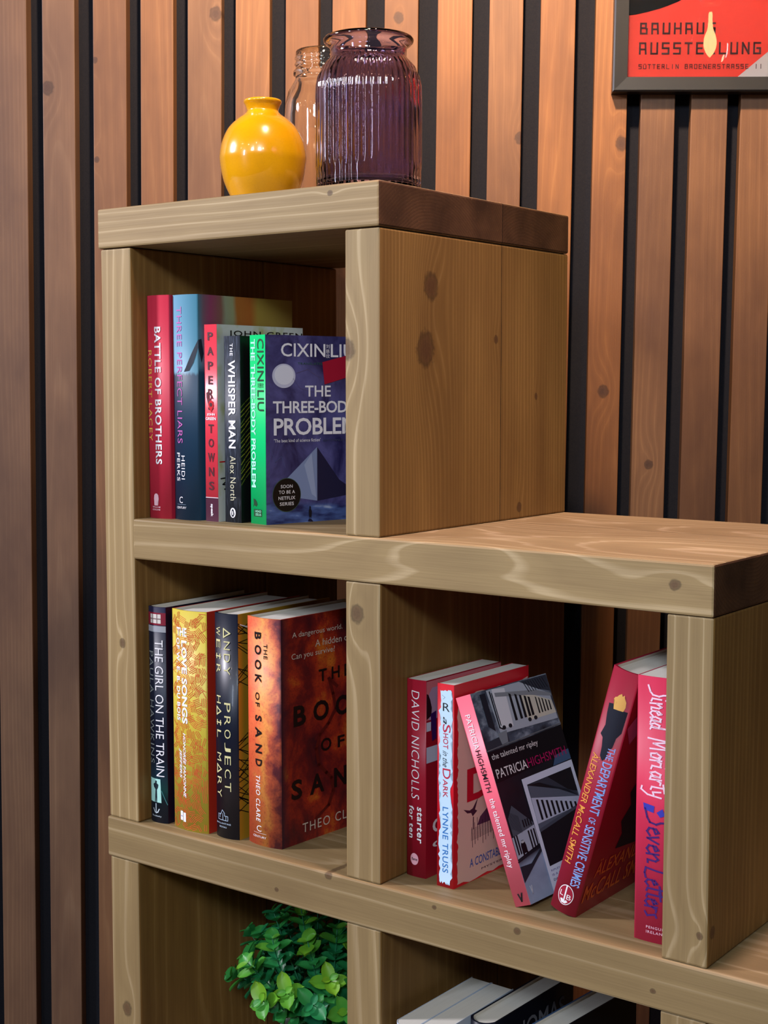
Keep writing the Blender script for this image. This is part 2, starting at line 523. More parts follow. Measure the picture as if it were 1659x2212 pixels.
class Print:
    """collects flat printed shapes on a (u, v) panel of a part's mesh"""

    def __init__(s, bm, surf, mats, slices=0):
        s.bm, s.surf, s.mats, s.slices = bm, surf, mats, slices
        s.layer = 1

    def mi(s, mat):
        if mat not in s.mats:
            s.mats.append(mat)
        return s.mats.index(mat)

    def emit(s, vs, fs, mat, layer):
        idx = s.mi(mat)
        if s.slices:
            t = bmesh.new()
            tv = [t.verts.new((u, v, 0)) for u, v in vs]
            for f in fs:
                try:
                    t.faces.new([tv[i] for i in f])
                except ValueError:
                    pass
            for k in range(1, s.slices):
                bmesh.ops.bisect_plane(t, geom=t.verts[:] + t.edges[:] + t.faces[:], plane_co=(k / s.slices, 0, 0), plane_no=(1, 0, 0))
            t.verts.index_update()
            vs = [(v.co.x, v.co.y) for v in t.verts]
            fs = [tuple(v.index for v in f.verts) for f in t.faces]
            t.free()
        bv = [s.bm.verts.new(s.surf(u, v, 0.00020 + 0.00010 * layer)) for u, v in vs]
        for f in fs:
            try:
                nf = s.bm.faces.new([bv[i] for i in f])
                nf.material_index = idx
            except ValueError:
                pass

    def poly(s, pts, mat, layer=1):
        t = bmesh.new()
        f = t.faces.new([t.verts.new((u, v, 0)) for u, v in pts])
        bmesh.ops.triangulate(t, faces=[f])
        t.verts.index_update()
        vs = [(v.co.x, v.co.y) for v in t.verts]
        fs = [tuple(v.index for v in f.verts) for f in t.faces]
        t.free()
        s.emit(vs, fs, mat, layer)

    def rect(s, u0, u1, v0, v1, mat, layer=1):
        s.emit([(u0, v0), (u1, v0), (u1, v1), (u0, v1)], [(0, 1, 2, 3)], mat, layer)

    def disc(s, u, v, ru, rv, mat, layer=1, n=40):
        s.poly([(u + ru * math.cos(2 * PI * i / n), v + rv * math.sin(2 * PI * i / n)) for i in range(n)], mat, layer)

    def line(s, pts, wu, wv, mat, layer=1):
        """polyline of constant width; wu, wv = the width in u and v units"""
        for (a, b), (c, d) in zip(pts, pts[1:]):
            dx, dy = (c - a) / wu, (d - b) / wv
            l = math.hypot(dx, dy) or 1
            dx, dy = dx / l / 2, dy / l / 2
            px, py = -dy * wu, dx * wv
            ex, ey = dx * wu, dy * wv
            s.emit([(a - ex + px, b - ey + py), (a - ex - px, b - ey - py), (c + ex - px, d + ey - py), (c + ex + px, d + ey + py)], [(0, 1, 2, 3)], mat, layer)

    def h(s, text, u0, u1, v0, v1, mat, bold=0.0, shear=0.0, space=1.0, layer=3):
        """text reading left to right filling the box"""
        vs, fs = glyphs(text, bold, shear, space)
        s.emit([(u0 + x * (u1 - u0), v0 + y * (v1 - v0)) for x, y in vs], fs, mat, layer)

    def d(s, text, f0, f1, u0, u1, mat, bold=0.0, shear=0.0, space=1.0, layer=3):
        """text reading downwards (spine), from fraction f0 to f1 below the top, letters' feet at u0 and heads at u1"""
        vs, fs = glyphs(text, bold, shear, space)
        s.emit([(u0 + y * (u1 - u0), 1 - (f0 + x * (f1 - f0))) for x, y in vs], fs, mat, layer)


PAPER = None


def paper_mat():
    t = NT('page_edges')
    tc = t.n('ShaderNodeTexCoord')
    f = t.noise(t.vmath('MULTIPLY', tc.outputs['Object'], (2600, 6, 6)), 1, 2)
    t.put(t.bsdf.inputs['Base Color'], t.mix(f, (0.60, 0.55, 0.46), (0.80, 0.77, 0.70)))
    t.bsdf.inputs['Roughness'].default_value = 0.8
    return t.mat


PAPER = paper_mat()


class Book:
    def __init__(s, name, pose, W, H, D, b, hard, spine, front, back, label, group, rough=None, flush=False):
        x, y, z, yaw, lean = pose
        yaw, lean = math.radians(yaw), math.radians(lean)
        z += max(0, W * math.sin(lean))
        s.root = empty(name, (x, y, z + FZ), (0, lean, yaw))
        tag(s.root, label, 'book', group)
        s.W, s.H, s.D, s.b = W, H, D, b
        s.t = 0.0022 if hard else 0.0005
        s.hard = hard
        s.m = 0.0030 if hard else 0.0004
        s.bm = bmesh.new()
        s.mats = [spine, front, back, back if not hard else M((215, 208, 195), 0.8)]
        n = 20
        s.n = n
        uvl = s.bm.loops.layers.uv.new('uv')
        out, inn = [], []
        out.append((0, D)); inn.append((s.t, D))
        for i in range(n + 1):
            u = i / n
            out.append((u * W, -s.arc(u)))
            inn.append((s.t + u * (W - 2 * s.t), -s.arc(u) + s.t))
        out.append((W, D)); inn.append((W - s.t, D))
        N = len(out)
        V = {}
        for k, pr in (('o', out), ('i', inn)):
            for j, (px, py) in enumerate(pr):
                for e, zz in ((0, 0.0), (1, H)):
                    V[k, j, e] = s.bm.verts.new((px, py, zz))
        for j in range(N - 1):
            f = s.bm.faces.new([V['o', j, 0], V['o', j + 1, 0], V['o', j + 1, 1], V['o', j, 1]])
            mi = 2 if j == 0 else (1 if j == N - 2 else 0)
            f.material_index = mi
            if mi == 0:
                f.smooth = True
            for l in f.loops:
                c = l.vert.co
                if mi == 0:
                    l[uvl].uv = (c.x / W, c.z / H)
                else:
                    l[uvl].uv = (c.y / D, c.z / H)
            f = s.bm.faces.new([V['i', j + 1, 0], V['i', j, 0], V['i', j, 1], V['i', j + 1, 1]])
            f.material_index = 3
            for e in (0, 1):
                q = [V['o', j, e], V['o', j + 1, e], V['i', j + 1, e], V['i', j, e]]
                f = s.bm.faces.new(q if e else q[::-1])
                f.material_index = 2 if j == 0 else (1 if j == N - 2 else 0)
                for l in f.loops:
                    l[uvl].uv = (0.5, 0.99 if e else 0.01)
        for j in (0, N - 1):
            q = [V['o', j, 0], V['o', j, 1], V['i', j, 1], V['i', j, 0]]
            f = s.bm.faces.new(q)
            f.material_index = 2 if j == 0 else 1
        s.sp = Print(s.bm, lambda u, v, o: Vector((u * W, -s.arc(u) - o, v * H)), s.mats, 20 if b > 0 else 0)
        s.fr = Print(s.bm, lambda u, v, o: Vector((W + o, u * D, v * H)), s.mats)

    def arc(s, u):
        if s.b <= 0:
            return 0.0
        R = (s.W * s.W / 4 + s.b * s.b) / (2 * s.b)
        x = (u - 0.5) * s.W
        return math.sqrt(max(0, R * R - x * x)) - (R - s.b)

    def done(s):
        me = bpy.data.meshes.new('cover')
        s.bm.to_mesh(me)
        s.bm.free()
        link('cover', me, s.root, s.mats)
        # page block
        bm = bmesh.new()
        y0 = 0.005 if s.hard else s.t + 0.0002
        bb = s.b * (0.75 if s.hard else 1.0)
        R = (s.W * s.W / 4 + bb * bb) / (2 * bb) if bb > 0 else None
        pr = [(s.t + 0.0001, s.D - s.m - 0.001)]
        for i in range(17):
            u = i / 16
            x = (u - 0.5) * s.W
            a = (math.sqrt(max(0, R * R - x * x)) - (R - bb)) if R else 0
            pr.append((s.t + 0.0001 + u * (s.W - 2 * s.t - 0.0002), y0 - a))
        pr.append((s.W - s.t - 0.0001, s.D - s.m - 0.001))
        lo = [bm.verts.new((x, y, s.m)) for x, y in pr]
        hi = [bm.verts.new((x, y, s.H - s.m)) for x, y in pr]
        n = len(pr)
        for i in range(n):
            j = (i + 1) % n
            bm.faces.new([lo[i], lo[j], hi[j], hi[i]])
        bm.faces.new(hi)
        bm.faces.new(lo[::-1])
        bm_finish(bm, 'page_block', s.root, [PAPER])
        return s.root


def art(name, fn, rough=0.4, coat=0.0):
    """printed artwork: fn(t, u, v, uv) returns a colour socket"""
    t = NT(name)
    uv = t.n('ShaderNodeUVMap', uv_map='uv').outputs[0]
    sp = t.n('ShaderNodeSeparateXYZ')
    t.put(sp.inputs[0], uv)
    t.put(t.bsdf.inputs['Base Color'], fn(t, sp.outputs[0], sp.outputs[1], uv))
    t.bsdf.inputs['Roughness'].default_value = rough
    t.bsdf.inputs['Coat Weight'].default_value = coat
    t.bsdf.inputs['Coat Roughness'].default_value = 0.12
    return t.mat


def L(*c):
    return lin(c)


WHITE = M((236, 232, 236), 0.5)
BLACK = M((14, 13, 15), 0.5)

# ------------------------------------------------------------------ books, top row
G1, G2, G3, G4 = 'books standing in the top cube', 'books standing in the left cube below', 'books standing in the right cube', 'books standing in the lower right cube'

# red hardback, white and yellow lettering
bk = Book('hardback_book', (0.0512, 0.026, Z2, 0, 0), 0.0352, 0.251, 0.160, 0.0032, True,
          art('crimson_jacket', lambda t, u, v, uv: t.mix(t.noise(uv, 3, 2), L(190, 36, 62), L(206, 46, 70)), 0.52, 0.0),
          M((196, 40, 66), 0.38), M((190, 38, 62), 0.38),
          'crimson hardback with bold white and thin yellow spine lettering, against the left upright', G1)
bk.sp.d('BATTLE OF BROTHERS', 0.140, 0.755, 0.41, 0.68, WHITE, 0.022, 0, 1.08)
bk.sp.d('ROBERT LACEY', 0.244, 0.651, 0.07, 0.26, M((238, 186, 84), 0.5), 0.0, 0, 1.12)
PK = M((236, 190, 200), 0.5)
bk.sp.poly([(.30, .105), (.28, .088), (.32, .078), (.37, .072), (.37, .062), (.30, .058), (.48, .058), (.42, .062), (.42, .072), (.48, .078), (.51, .088), (.49, .105), (.44, .112), (.36, .112)], PK)
bk.sp.h('WILLIAM', .21, .58, .0475, .0545, PK, 0.01)
bk.sp.h('COLLINS', .21, .58, .036, .043, PK, 0.01)
bk.done()

# blue and navy hardback with pink lettering


def fn(t, u, v, uv):
    e = t.math('ADD', v, t.math('MULTIPLY', t.math('SUBTRACT', t.noise(uv, 22, 3), 0.5), 0.03))
    sky = t.mix(u, L(112, 160, 186), L(70, 128, 150))
    sea = t.mix(v, L(18, 42, 70), L(26, 40, 58))
    sea = t.mix(t.math('MULTIPLY', u, 0.5), sea, L(16, 70, 98))
    return t.mix(t.ramp(e, [(0.645, (0, 0, 0)), (0.66, (1, 1, 1))]), sea, sky)


def fn2(t, u, v, uv):
    n = t.noise(uv, 3.2, 2)
    x = t.math('ADD', u, t.math('MULTIPLY', t.math('SUBTRACT', n, 0.5), 0.12))
    top = t.ramp(x, [(0.0, L(70, 128, 150)), (0.06, L(120, 92, 110)), (0.13, L(150, 66, 104)), (0.22, L(132, 92, 82)), (0.27, L(146, 156, 128)), (0.36, L(150, 158, 118)),
                     (0.41, L(168, 106, 44)), (0.55, L(172, 100, 40)), (0.62, L(164, 142, 62)), (1.0, L(150, 126, 58))])
    sea = t.mix(u, L(16, 60, 86), L(18, 36, 50))
    return t.mix(t.ramp(v, [(0.655, (0, 0, 0)), (0.69, (1, 1, 1))]), sea, top)


bk = Book('hardback_book', (0.0880, 0.030, Z2, 0, 0), 0.0385, 0.2505, 0.160, 0.0040, True, art('sky_and_sea_jacket', fn, 0.5, 0.0), art('sky_and_sea_front', fn2, 0.5, 0.0), M((30, 60, 84)),
          'sky blue over navy hardback with thin pink spine lettering', G1)
PKL = M((196, 96, 176), 0.5)
bk.sp.d('THREE PERFECT LIARS', 0.052, 0.657, 0.22, 0.44, PKL, -0.006, 0, 1.05)
bk.sp.d('HEIDI', 0.712, 0.818, 0.38, 0.52, WHITE, 0, 0, 1.1)
bk.sp.d('PERKS', 0.70, 0.826, 0.17, 0.31, WHITE, 0, 0, 1.1)
bk.sp.h('C', .27, .42, .075, .104, WHITE, -0.004)
bk.sp.rect(.16, .54, .0685, .0695, M((140, 160, 180)))
bk.sp.h('CENTURY', .14, .56, .050, .060, WHITE)
NV = M((20, 28, 44), 0.45)
bk.sp.poly([(.52, .66), (.60, .68), (.78, .735), (1.0, .80), (1.0, .765), (.86, .70), (.72, .665)], NV, 1)
bk.fr.poly([(0.0, .80), (.03, .805), (.05, .74), (.03, .70), (0.0, .765)], NV, 1)
bk.done()

# slim red paperback with stacked letters
bk = Book('paperback_book', (0.134, 0.032, Z2, -1, 0), 0.019, 0.217, 0.143, 0.0, False, M((222, 58, 74), 0.35),
          art('pale_map_front', lambda t, u, v, uv: t.mix(t.ramp(t.noise(uv, 5, 3), [(0.5, (0, 0, 0)), (0.66, (1, 1, 1))]), L(206, 214, 210), L(176, 184, 120)), 0.4),
          M((200, 204, 200)), 'slim red paperback with black letters stacked down its spine', G1)
DK = M((72, 14, 24), 0.5)
for ch, a, b in (('P', 392, 450), ('A', 497, 556), ('P', 600, 660), ('E', 702, 762), ('R', 795, 865), ('S', 880, 948), ('T', 1048, 1110), ('O', 1150, 1212), ('W', 1252, 1318), ('N', 1355, 1420), ('S', 1458, 1520)):
    w = {'W': .27, 'A': .25, 'E': .18}.get(ch, .21)
    bk.sp.h(ch, .48 - w, .48 + w, 1 - (b - 337) / 1409, 1 - (a - 337) / 1409, DK, 0.02)
    if ch == 'S' and a == 880:
        pass
RD = M((206, 24, 34), 0.4)
bk.sp.poly([(.50, .555), (.30, .590), (.34, .610), (.50, .618), (.66, .610), (.70, .590)], RD, 4)
bk.sp.disc(.50, .595, .12, .010, DK, 5)
bk.sp.poly([(.12, .655), (.22, .66), (.34, .645), (.40, .62), (.55, .64), (.46, .60), (.34, .575), (.26, .60), (.14, .63)], M((110, 26, 40), .5), 2)
bk.sp.h('JOHN', .16, .80, .537, .552, WHITE, 0.03)
bk.sp.h('GREEN', .06, .88, .517, .532, WHITE, 0.03)
bk.sp.rect(0, 1, 0.0, 0.121, M((72, 24, 46), 0.4), 1)
bk.sp.rect(0, 1, .121, .124, WHITE, 1)
bk.sp.d('speak', .91, .975, .36, .60, WHITE, 0.03)
bk.fr.h('JOHN GREEN', .127, .99, .935, .972, BLACK, 0.01, 0, 1.15)
bk.fr.line([(.02, .305), (.3, .31)], .01, .006, RD)
bk.fr.line([(.03, .22), (.14, .225), (.05, .19), (.15, .18), (.07, .165), (.16, .155)], .012, .006, BLACK)
bk.done()

# dark slate paperback
bk = Book('paperback_book', (0.1585, 0.037, Z2, 0, 0), 0.0238, 0.204, 0.132, 0.0012, False,
          art('slate_spine', lambda t, u, v, uv: t.mix(t.ramp(t.noise(uv, 14, 4), [(0.5, (0, 0, 0)), (0.8, (1, 1, 1))]), L(34, 40, 52), L(86, 94, 112)), 0.52),
          M((10, 12, 17), 0.4), M((24, 28, 36), 0.4), 'dark slate paperback with bold white and cream spine lettering', G1)
bk.sp.d('THE', .040, .106, .42, .60, WHITE, 0.015, 0, 1.15)
bk.sp.d('WHISPER MAN', .129, .600, .30, .73, WHITE, 0.022, 0, 1.06)
bk.sp.d('Alex North', .641, .880, .38, .72, M((206, 200, 168), .5), 0, 0, 1.1)
bk.sp.disc(.52, .053, .17, .027, WHITE, 2)
bk.sp.poly([(.46, .068), (.52, .075), (.58, .066), (.62, .045), (.56, .032), (.46, .032), (.42, .046)], M((30, 36, 48)), 3)
bk.sp.poly([(.49, .062), (.54, .062), (.55, .042), (.48, .042)], WHITE, 4)
OL = M((128, 122, 34), .5)
random.seed(3)
for i in range(16):
    a = .24 + i * .027
    bk.fr.line([(.0, a - .03 + random.uniform(-.01, .01)), (.05, a), (.10 + random.uniform(0, .03), a + .035)], .012, .004, OL if i % 3 else M((84, 92, 30), .5))
bk.done()

# bright green spined paperback with navy front


def fn(t, u, v, uv):
    n1 = t.noise(uv, 4.0, 5, 0.6, 0.6)
    base = t.mix(t.ramp(n1, [(0.35, (0, 0, 0)), (0.75, (1, 1, 1))]), L(34, 34, 84), L(104, 104, 172))
    hz = t.math('ADD', t.math('MULTIPLY', u, 0.055), v)
    gnd = t.ramp(t.noise(t.vmath('MULTIPLY', uv, (3, 16, 1)), 1.2, 4), [(0.35, L(20, 28, 84)), (0.6, L(86, 112, 176)), (0.75, L(190, 206, 232))])
    return t.mix(t.ramp(hz, [(0.11, (1, 1, 1)), (0.135, (0, 0, 0))]), base, gnd)


GRN = M((16, 206, 116), 0.35)
bk = Book('paperback_book', (0.1915, 0.0425, Z2, -13, 0), 0.0285, 0.2045, 0.134, 0.0, False, GRN, art('night_sky_front', fn, 0.33, 0.3), GRN,
          'bright green spined paperback with a dark blue night scene on its front', G1)
DG = M((14, 58, 26), 0.5)
bk.sp.d('CIXIN', .020, .243, .49, .90, DG, 0.006, 0, 1.02)
for i, ch in enumerate('\u5218\u6148\u6b23'):
    bk.sp.h(ch, .50 + .135 * i, .62 + .135 * i, 1 - .278, 1 - .252, DG)
bk.sp.d('LIU', .290, .400, .49, .90, DG, 0.006, 0, 1.02)
bk.sp.d('THE THREE-BODY PROBLEM', .022, .806, .08, .36, M((176, 244, 216), .5), 0.024, 0, 1.0)
bk.sp.poly([(.18, .135), (.30, .130), (.38, .120), (.44, .105), (.36, .092), (.22, .100), (.16, .088), (.20, .108)], DG)
bk.sp.rect(.20, .72, .040, .078, DG, 1)
bk.sp.h('HEAD', .30, .68, .062, .074, M((150, 226, 190)), 0.01)
bk.sp.h('ZEUS', .30, .68, .045, .057, M((150, 226, 190)), 0.01)
LV = M((244, 244, 252), 0.5)
f = bk.fr
f.surf = lambda u, v, o: Vector((0.0285 + o, u * 0.765 * 0.134, v * 0.2045))
f.h('CIXIN', .20, .79, .887, .958, LV, 0.008)
for i, ch in enumerate('\u5218\u6148\u6b23'):
    f.h(ch, .80, .85, .934 - .026 * i, .956 - .026 * i, LV)
f.h('LIU', .866, 1.19, .887, .958, LV, 0.008)
f.h('TRANSLATED BY', .419, .86, .845, .857, M((52, 92, 84)))
f.disc(.237, .785, .152, .064, M((206, 208, 234), .5), 1)
f.disc(.24, .790, .125, .052, M((232, 234, 250), .5), 2)
f.h('THE', .516, .864, .675, .734, LV, 0.012)
f.h('THREE-BODY', .091, 1.215, .587, .652, LV, 0.018, 0, .95)
f.h('PROBLEM', .100, 1.205, .470, .562, LV, 0.018, 0, .95)
f.h("'The best kind of science fiction'", .102, .72, .434, .452, LV)
f.h('KIM STANLEY', .755, 1.06, .432, .444, M((64, 72, 100)))
f.poly([(.675, .404), (.255, .235), (.40, .135), (.675, .112)], M((132, 148, 190), .5), 1)
f.poly([(.675, .404), (.675, .112), (1.18, .14), (1.15, .17), (.98, .22)], M((26, 26, 62), .5), 1)
f.poly([(.60, .37), (.50, .31), (.60, .15), (.66, .13)], M((158, 172, 208), .5), 2)
f.disc(.265, .153, .187, .091, M((70, 96, 80)), 2)
f.disc(.265, .153, .182, .088, M((9, 10, 16), .35), 3)
for tx, a, b, c, d in (('SOON', .186, .342, .190, .208), ('TO BE A', .160, .372, .160, .178), ('NETFLIX', .154, .376, .128, .146), ('SERIES', .172, .357, .097, .115)):
    f.h(tx, a, b, c, d, WHITE, 0.008, 0, 1.05, 4)
DF = M((14, 14, 30), .5)
f.poly([(.555, .060), (.562, .068), (.575, .078), (.588, .068), (.598, .058), (.595, .035), (.588, .016), (.575, .030), (.565, .016), (.558, .036)], DF, 3)
f.poly([(.56, .018), (.59, .016), (.62, .000), (.545, .004)], M((20, 24, 60)), 2)
f.disc(.575, .078, .010, .008, DF, 3)
f.poly([(.749, .860), (1.15, .905), (1.18, .79), (.777, .740)], M((168, 10, 50), .5), 4)
f.line([(.40, .80), (.55, .82), (.70, .78), (.80, .72), (.62, .70), (.45, .72), (.36, .77)], .006, .003, M((92, 84, 130)), 1)
f.line([(.06, .40), (.12, .33), (.20, .36), (.25, .30)], .008, .004, M((78, 82, 132)), 1)
bk.done()

# ------------------------------------------------------------------ books, left cube below
# navy hardback


def fn(t, u, v, uv):
    n = t.noise(uv, 6, 3)
    a = t.ramp(v, [(0.0, L(10, 26, 54)), (0.10, L(14, 44, 62)), (0.15, L(22, 96, 96)), (0.22, L(26, 62, 84)), (0.3, L(9, 22, 46)), (0.86, L(12, 22, 46)), (0.95, L(26, 26, 60))])
    return t.mix(t.math('MULTIPLY', n, 0.35), a, L(6, 12, 26))


bk = Book('hardback_book', (0.0530, 0.020, 0, 0, 0), 0.0275, 0.251, 0.160, 0.0036, True, art('night_train_jacket', fn, 0.48, 0.0), M((10, 18, 38), .4), M((10, 18, 38), .35),
          'slim navy hardback with a lit doorway and standing figure low on its spine', G2)
bk.sp.rect(0, 1, .918, .975, M((126, 20, 44), .4), 1)
bk.sp.rect(.22, .80, .926, .968, M((206, 198, 190), .5), 2)
for q in (.36, .60):
    bk.sp.rect(q, q + .04, .926, .968, M((120, 96, 96)), 3)
bk.sp.rect(.22, .80, .944, .949, M((120, 96, 96)), 3)
bk.sp.rect(0, 1, .886, .914, M((150, 152, 160), .5), 1)
bk.sp.d('THE GIRL ON THE TRAIN', .150, .782, .48, .88, WHITE, -0.004, 0, .98)
bk.sp.d('PAULA HAWKINS', .205, .725, .08, .37, M((134, 140, 138), .5), -0.006, 0, 1.15)
bk.sp.poly([(.05, .095), (.72, .095), (.68, .205), (.05, .205)], M((168, 220, 210), .5), 1)
FG = M((12, 30, 42), .5)
bk.sp.poly([(.40, .155), (.30, .165), (.27, .178), (.36, .184), (.41, .188), (.50, .184), (.58, .178), (.55, .164), (.49, .154), (.50, .12), (.49, .095), (.44, .092), (.43, .12), (.41, .092), (.36, .097)], FG, 2)
bk.sp.disc(.44, .191, .055, .006, FG, 3)
bk.sp.line([(.74, .15), (.98, .09)], .03, .004, M((60, 120, 120)), 1)
IV = M((200, 214, 222), .5)
bk.sp.line([(.42, .088), (.42, .048)], .045, .003, IV)
bk.sp.line([(.26, .064), (.34, .049), (.42, .045), (.52, .049), (.60, .064)], .05, .004, IV)
bk.sp.h('Doubleday', .18, .72, .026, .035, IV)
bk.done()

# yellow patterned hardback
bk = Book('hardback_book', (0.0905, 0.0205, 0, 0, 0), 0.0535, 0.2515, 0.160, 0.0055, True, M((206, 184, 62), 0.45), M((196, 48, 30), 0.42), M((196, 48, 30), 0.42),
          'thick yellow hardback covered in orange hatch marks', G2)
ORG = M((214, 84, 42), .5)
random.seed(21)
for i in range(7):
    for j in range(28):
        cu, cv = (i + .5 + random.uniform(-.3, .3)) / 7, (j + .5 + random.uniform(-.3, .3)) / 28
        an = random.uniform(0, PI)
        n = random.randint(3, 5)
        for k in range(n):
            ox, oy = -math.sin(an) * (k - n / 2) * .0019, math.cos(an) * (k - n / 2) * .0019
            l = random.uniform(.0030, .0052)
            du, dv = math.cos(an) * l, math.sin(an) * l
            a = (cu + (ox - du) / .0535, cv + (oy - dv) / .2515)
            b = (cu + (ox + du) / .0535, cv + (oy + dv) / .2515)
            if 0.01 < min(a[0], b[0]) and max(a[0], b[0]) < .99 and 0.005 < min(a[1], b[1]) and max(a[1], b[1]) < .995:
                bk.sp.line([a, b],   .00058 / .0535, .00058 / .2515, ORG, 1)
LW = M((238, 238, 240), .5)
bk.sp.h('THE', .20, .52, .883, .922, LW, 0.03)
bk.sp.d('LOVE SONGS', .135, .512, .355, .52, LW, 0.035, 0, 1.02)
bk.sp.d('OF W. E. B. DU BOIS', .126, .502, .185, .30, LW, 0.03, 0, 1.1)
bk.sp.d('HONOR\u00c9E FANONNE', .555, .850, .375, .475, LW, 0.02, .25)
bk.sp.d('JEFFERS', .63, .765, .235, .335, LW, 0.02, .25)
bk.sp.rect(.265, .345, .043, .085, LW, 2)
bk.sp.rect(.36, .435, .038, .080, LW, 2)
bk.sp.line([(.28, .062), (.33, .062)], .01, .004, M((150, 160, 190)), 3)
bk.done()

# dark navy hardback, wide spaced letters
bk = Book('hardback_book', (0.1525, 0.0245, 0, 0, 0), 0.0345, 0.2525, 0.160, 0.0042, True, M((9, 17, 36), 0.38, 0.5, 0.1), M((176, 132, 34), 0.4), M((9, 17, 36), .3),
          'glossy midnight blue hardback with widely spaced cream spine letters', G2)
CR = M((214, 206, 150), .5)


def wide(bk, words, col, a0, a1, u0, u1, cells):
    """wide spaced geometric capitals; A is drawn as an open triangle"""
    st = (a1 - a0) / cells
    k = 0
    for ch in words:
        if ch != ' ':
            f0, f1 = a0 + k * st, a0 + k * st + st * .68
            if ch == 'A':
                bk.sp.line([(u0, 1 - f0), (u1, 1 - (f0 + f1) / 2), (u0, 1 - f1), (u0, 1 - f0)], .045, .0055, col, 3)
            elif ch == 'I':
                mm = 1 - (f0 + f1) / 2
                bk.sp.line([(u0, mm), (u1, mm)], .045, .0055, col, 3)
                for q in (u0 + .02, u1 - .02):
                    bk.sp.line([(q, mm - .009), (q, mm + .009)], .045, .0055, col, 3)
            else:
                bk.sp.d(ch, f0, f1, u0, u1, col, -0.004)
        k += 1


wide(bk, 'ANDY', CR, .065, .285, .50, .74, 4)
wide(bk, 'PROJECT', CR, .392, .805, .50, .74, 7)
wide(bk, 'WEIR', CR, .060, .282, .12, .34, 4)
wide(bk, 'HAIL', CR, .365, .570, .12, .34, 4)
wide(bk, 'MARY', CR, .620, .835, .12, .34, 4)
LG = M((170, 190, 210), .5)
bk.sp.line([(.16, .080), (.16, .105), (.28, .105), (.36, .125), (.46, .112), (.46, .100), (.60, .100), (.60, .080), (.16, .080)], .02, .0025, LG)
bk.sp.line([(.24, .09), (.24, .10), (.32, .115)], .02, .002, LG)
bk.sp.line([(.38, .08), (.38, .11)], .02, .002, LG)
bk.sp.line([(.52, .08), (.52, .10)], .02, .002, LG)
bk.sp.h('BALLANTINE', .06, .72, .062, .069, LG, 0.01, 0, 1.1)
bk.sp.h('BOOKS', .22, .55, .046, .053, LG, 0.01, 0, 1.1)
random.seed(8)
for k in range(60):
    a = random.uniform(.12, .96)
    if .45 < a < .68:
        continue
    bk.fr.line([(0.0, a), (.09, a + random.uniform(-.05, .05))], .006, .0035, M((14, 14, 14), .4), 1)
bk.fr.line([(0.02, .955), (.09, .94)], .008, .005, WHITE, 2)
bk.done()

# thick orange red hardback


def fn(t, u, v, uv):
    uv = t.vmath('MULTIPLY', uv, (0.22, 1.0, 1.0))
    n = t.noise(uv, 9, 5, .62, .4)
    sp = t.noise(uv, 90, 3)
    a = t.ramp(t.math('ADD', t.math('MULTIPLY', u, .75), t.math('MULTIPLY', t.math('SUBTRACT', n, .5), .9)), [(0.0, L(226, 88, 52)), (0.22, L(232, 112, 64)), (0.42, L(236, 150, 70)), (0.58, L(200, 92, 58)), (0.74, L(104, 38, 46)), (0.92, L(34, 18, 40))])
    return t.mix(t.math('MULTIPLY', t.ramp(sp, [(.55, (0, 0, 0)), (.75, (1, 1, 1))]), .5), a, L(110, 36, 30))


def fn2(t, u, v, uv):
    n = t.noise(t.vmath('MULTIPLY', uv, (1.1, 1.3, 1)), 3.0, 5, .62, .3)
    sp = t.noise(t.vmath('MULTIPLY', uv, (1, 1.6, 1)), 80, 3)
    a = t.ramp(n, [(0.30, L(44, 16, 28)), (0.45, L(112, 24, 26)), (0.56, L(168, 48, 26)), (0.68, L(206, 110, 34)), (0.8, L(150, 52, 26))])
    a = t.mix(t.ramp(u, [(0.0, (1, 1, 1)), (0.09, (0, 0, 0))]), a, L(44, 22, 42))
    return t.mix(t.math('MULTIPLY', t.ramp(sp, [(.5, (0, 0, 0)), (.75, (1, 1, 1))]), .55), a, L(60, 16, 18))


bk = Book('hardback_book', (0.1955, 0.0310, 0, -3, 0), 0.050, 0.252, 0.160, 0.0050, True, art('sand_spine', fn, .5, .0), art('sand_front', fn2, .45, .05), M((90, 30, 30)),
          'thick orange and dark red hardback with black spine lettering and front facing out', G2)
BK = M((26, 10, 12), .45)
bk.sp.d('THE', .110, .176, .58, .68, BK, 0.01, 0, 1.15)
for ch, a, b in (('B', .062, .094), ('O', .118, .160), ('O', .182, .225), ('K', .247, .285), ('S', .425, .452), ('A', .478, .525), ('N', .552, .592), ('D', .618, .650)):
    bk.sp.d(ch, a, b, .30, .51, BK, 0.03)
bk.sp.d('OF', .325, .388, .31, .45, BK, 0.02, 0, 1.3)
bk.sp.d('THEO CLARE', .690, .895, .31, .45, LW, 0.006, .1, 1.15)
bk.sp.h('C', .33, .48, .062, .088, LW, -.004)
bk.sp.rect(.22, .62, .054, .055, LW)
bk.sp.h('CENTURY', .20, .62, .034, .043, LW)
f = bk.fr
IV2 = M((206, 190, 176), .5)
f.h('A dangerous world.', .108, .62, .905, .935, IV2)
f.h('A hidden oasis.', .338, .80, .855, .885, IV2)
f.h('Can you survive?', .100, .54, .810, .843, IV2)
f.h('T', .372, .455, .695, .750, BK, .02)
f.h('H', .505, .590, .695, .750, BK, .02)
f.h('E', .64, .70, .695, .750, BK, .02)
for ch, a, b in (('B', .117, .240), ('O', .315, .475), ('O', .545, .700), ('K', .76, .90)):
    f.h(ch, a, b, .522, .612, BK, .03)
f.h('O', .391, .500, .379, .437, BK, .02)
f.h('F', .567, .64, .378, .430, BK, .02)
for ch, a, b in (('S', .092, .200), ('A', .278, .425), ('N', .528, .66), ('D', .74, .87)):
    f.h(ch, a, b, .200, .288, BK, .03)
f.h('THEO CLARE', .201, .86, .042, .084, IV2, 0, 0, 1.2)
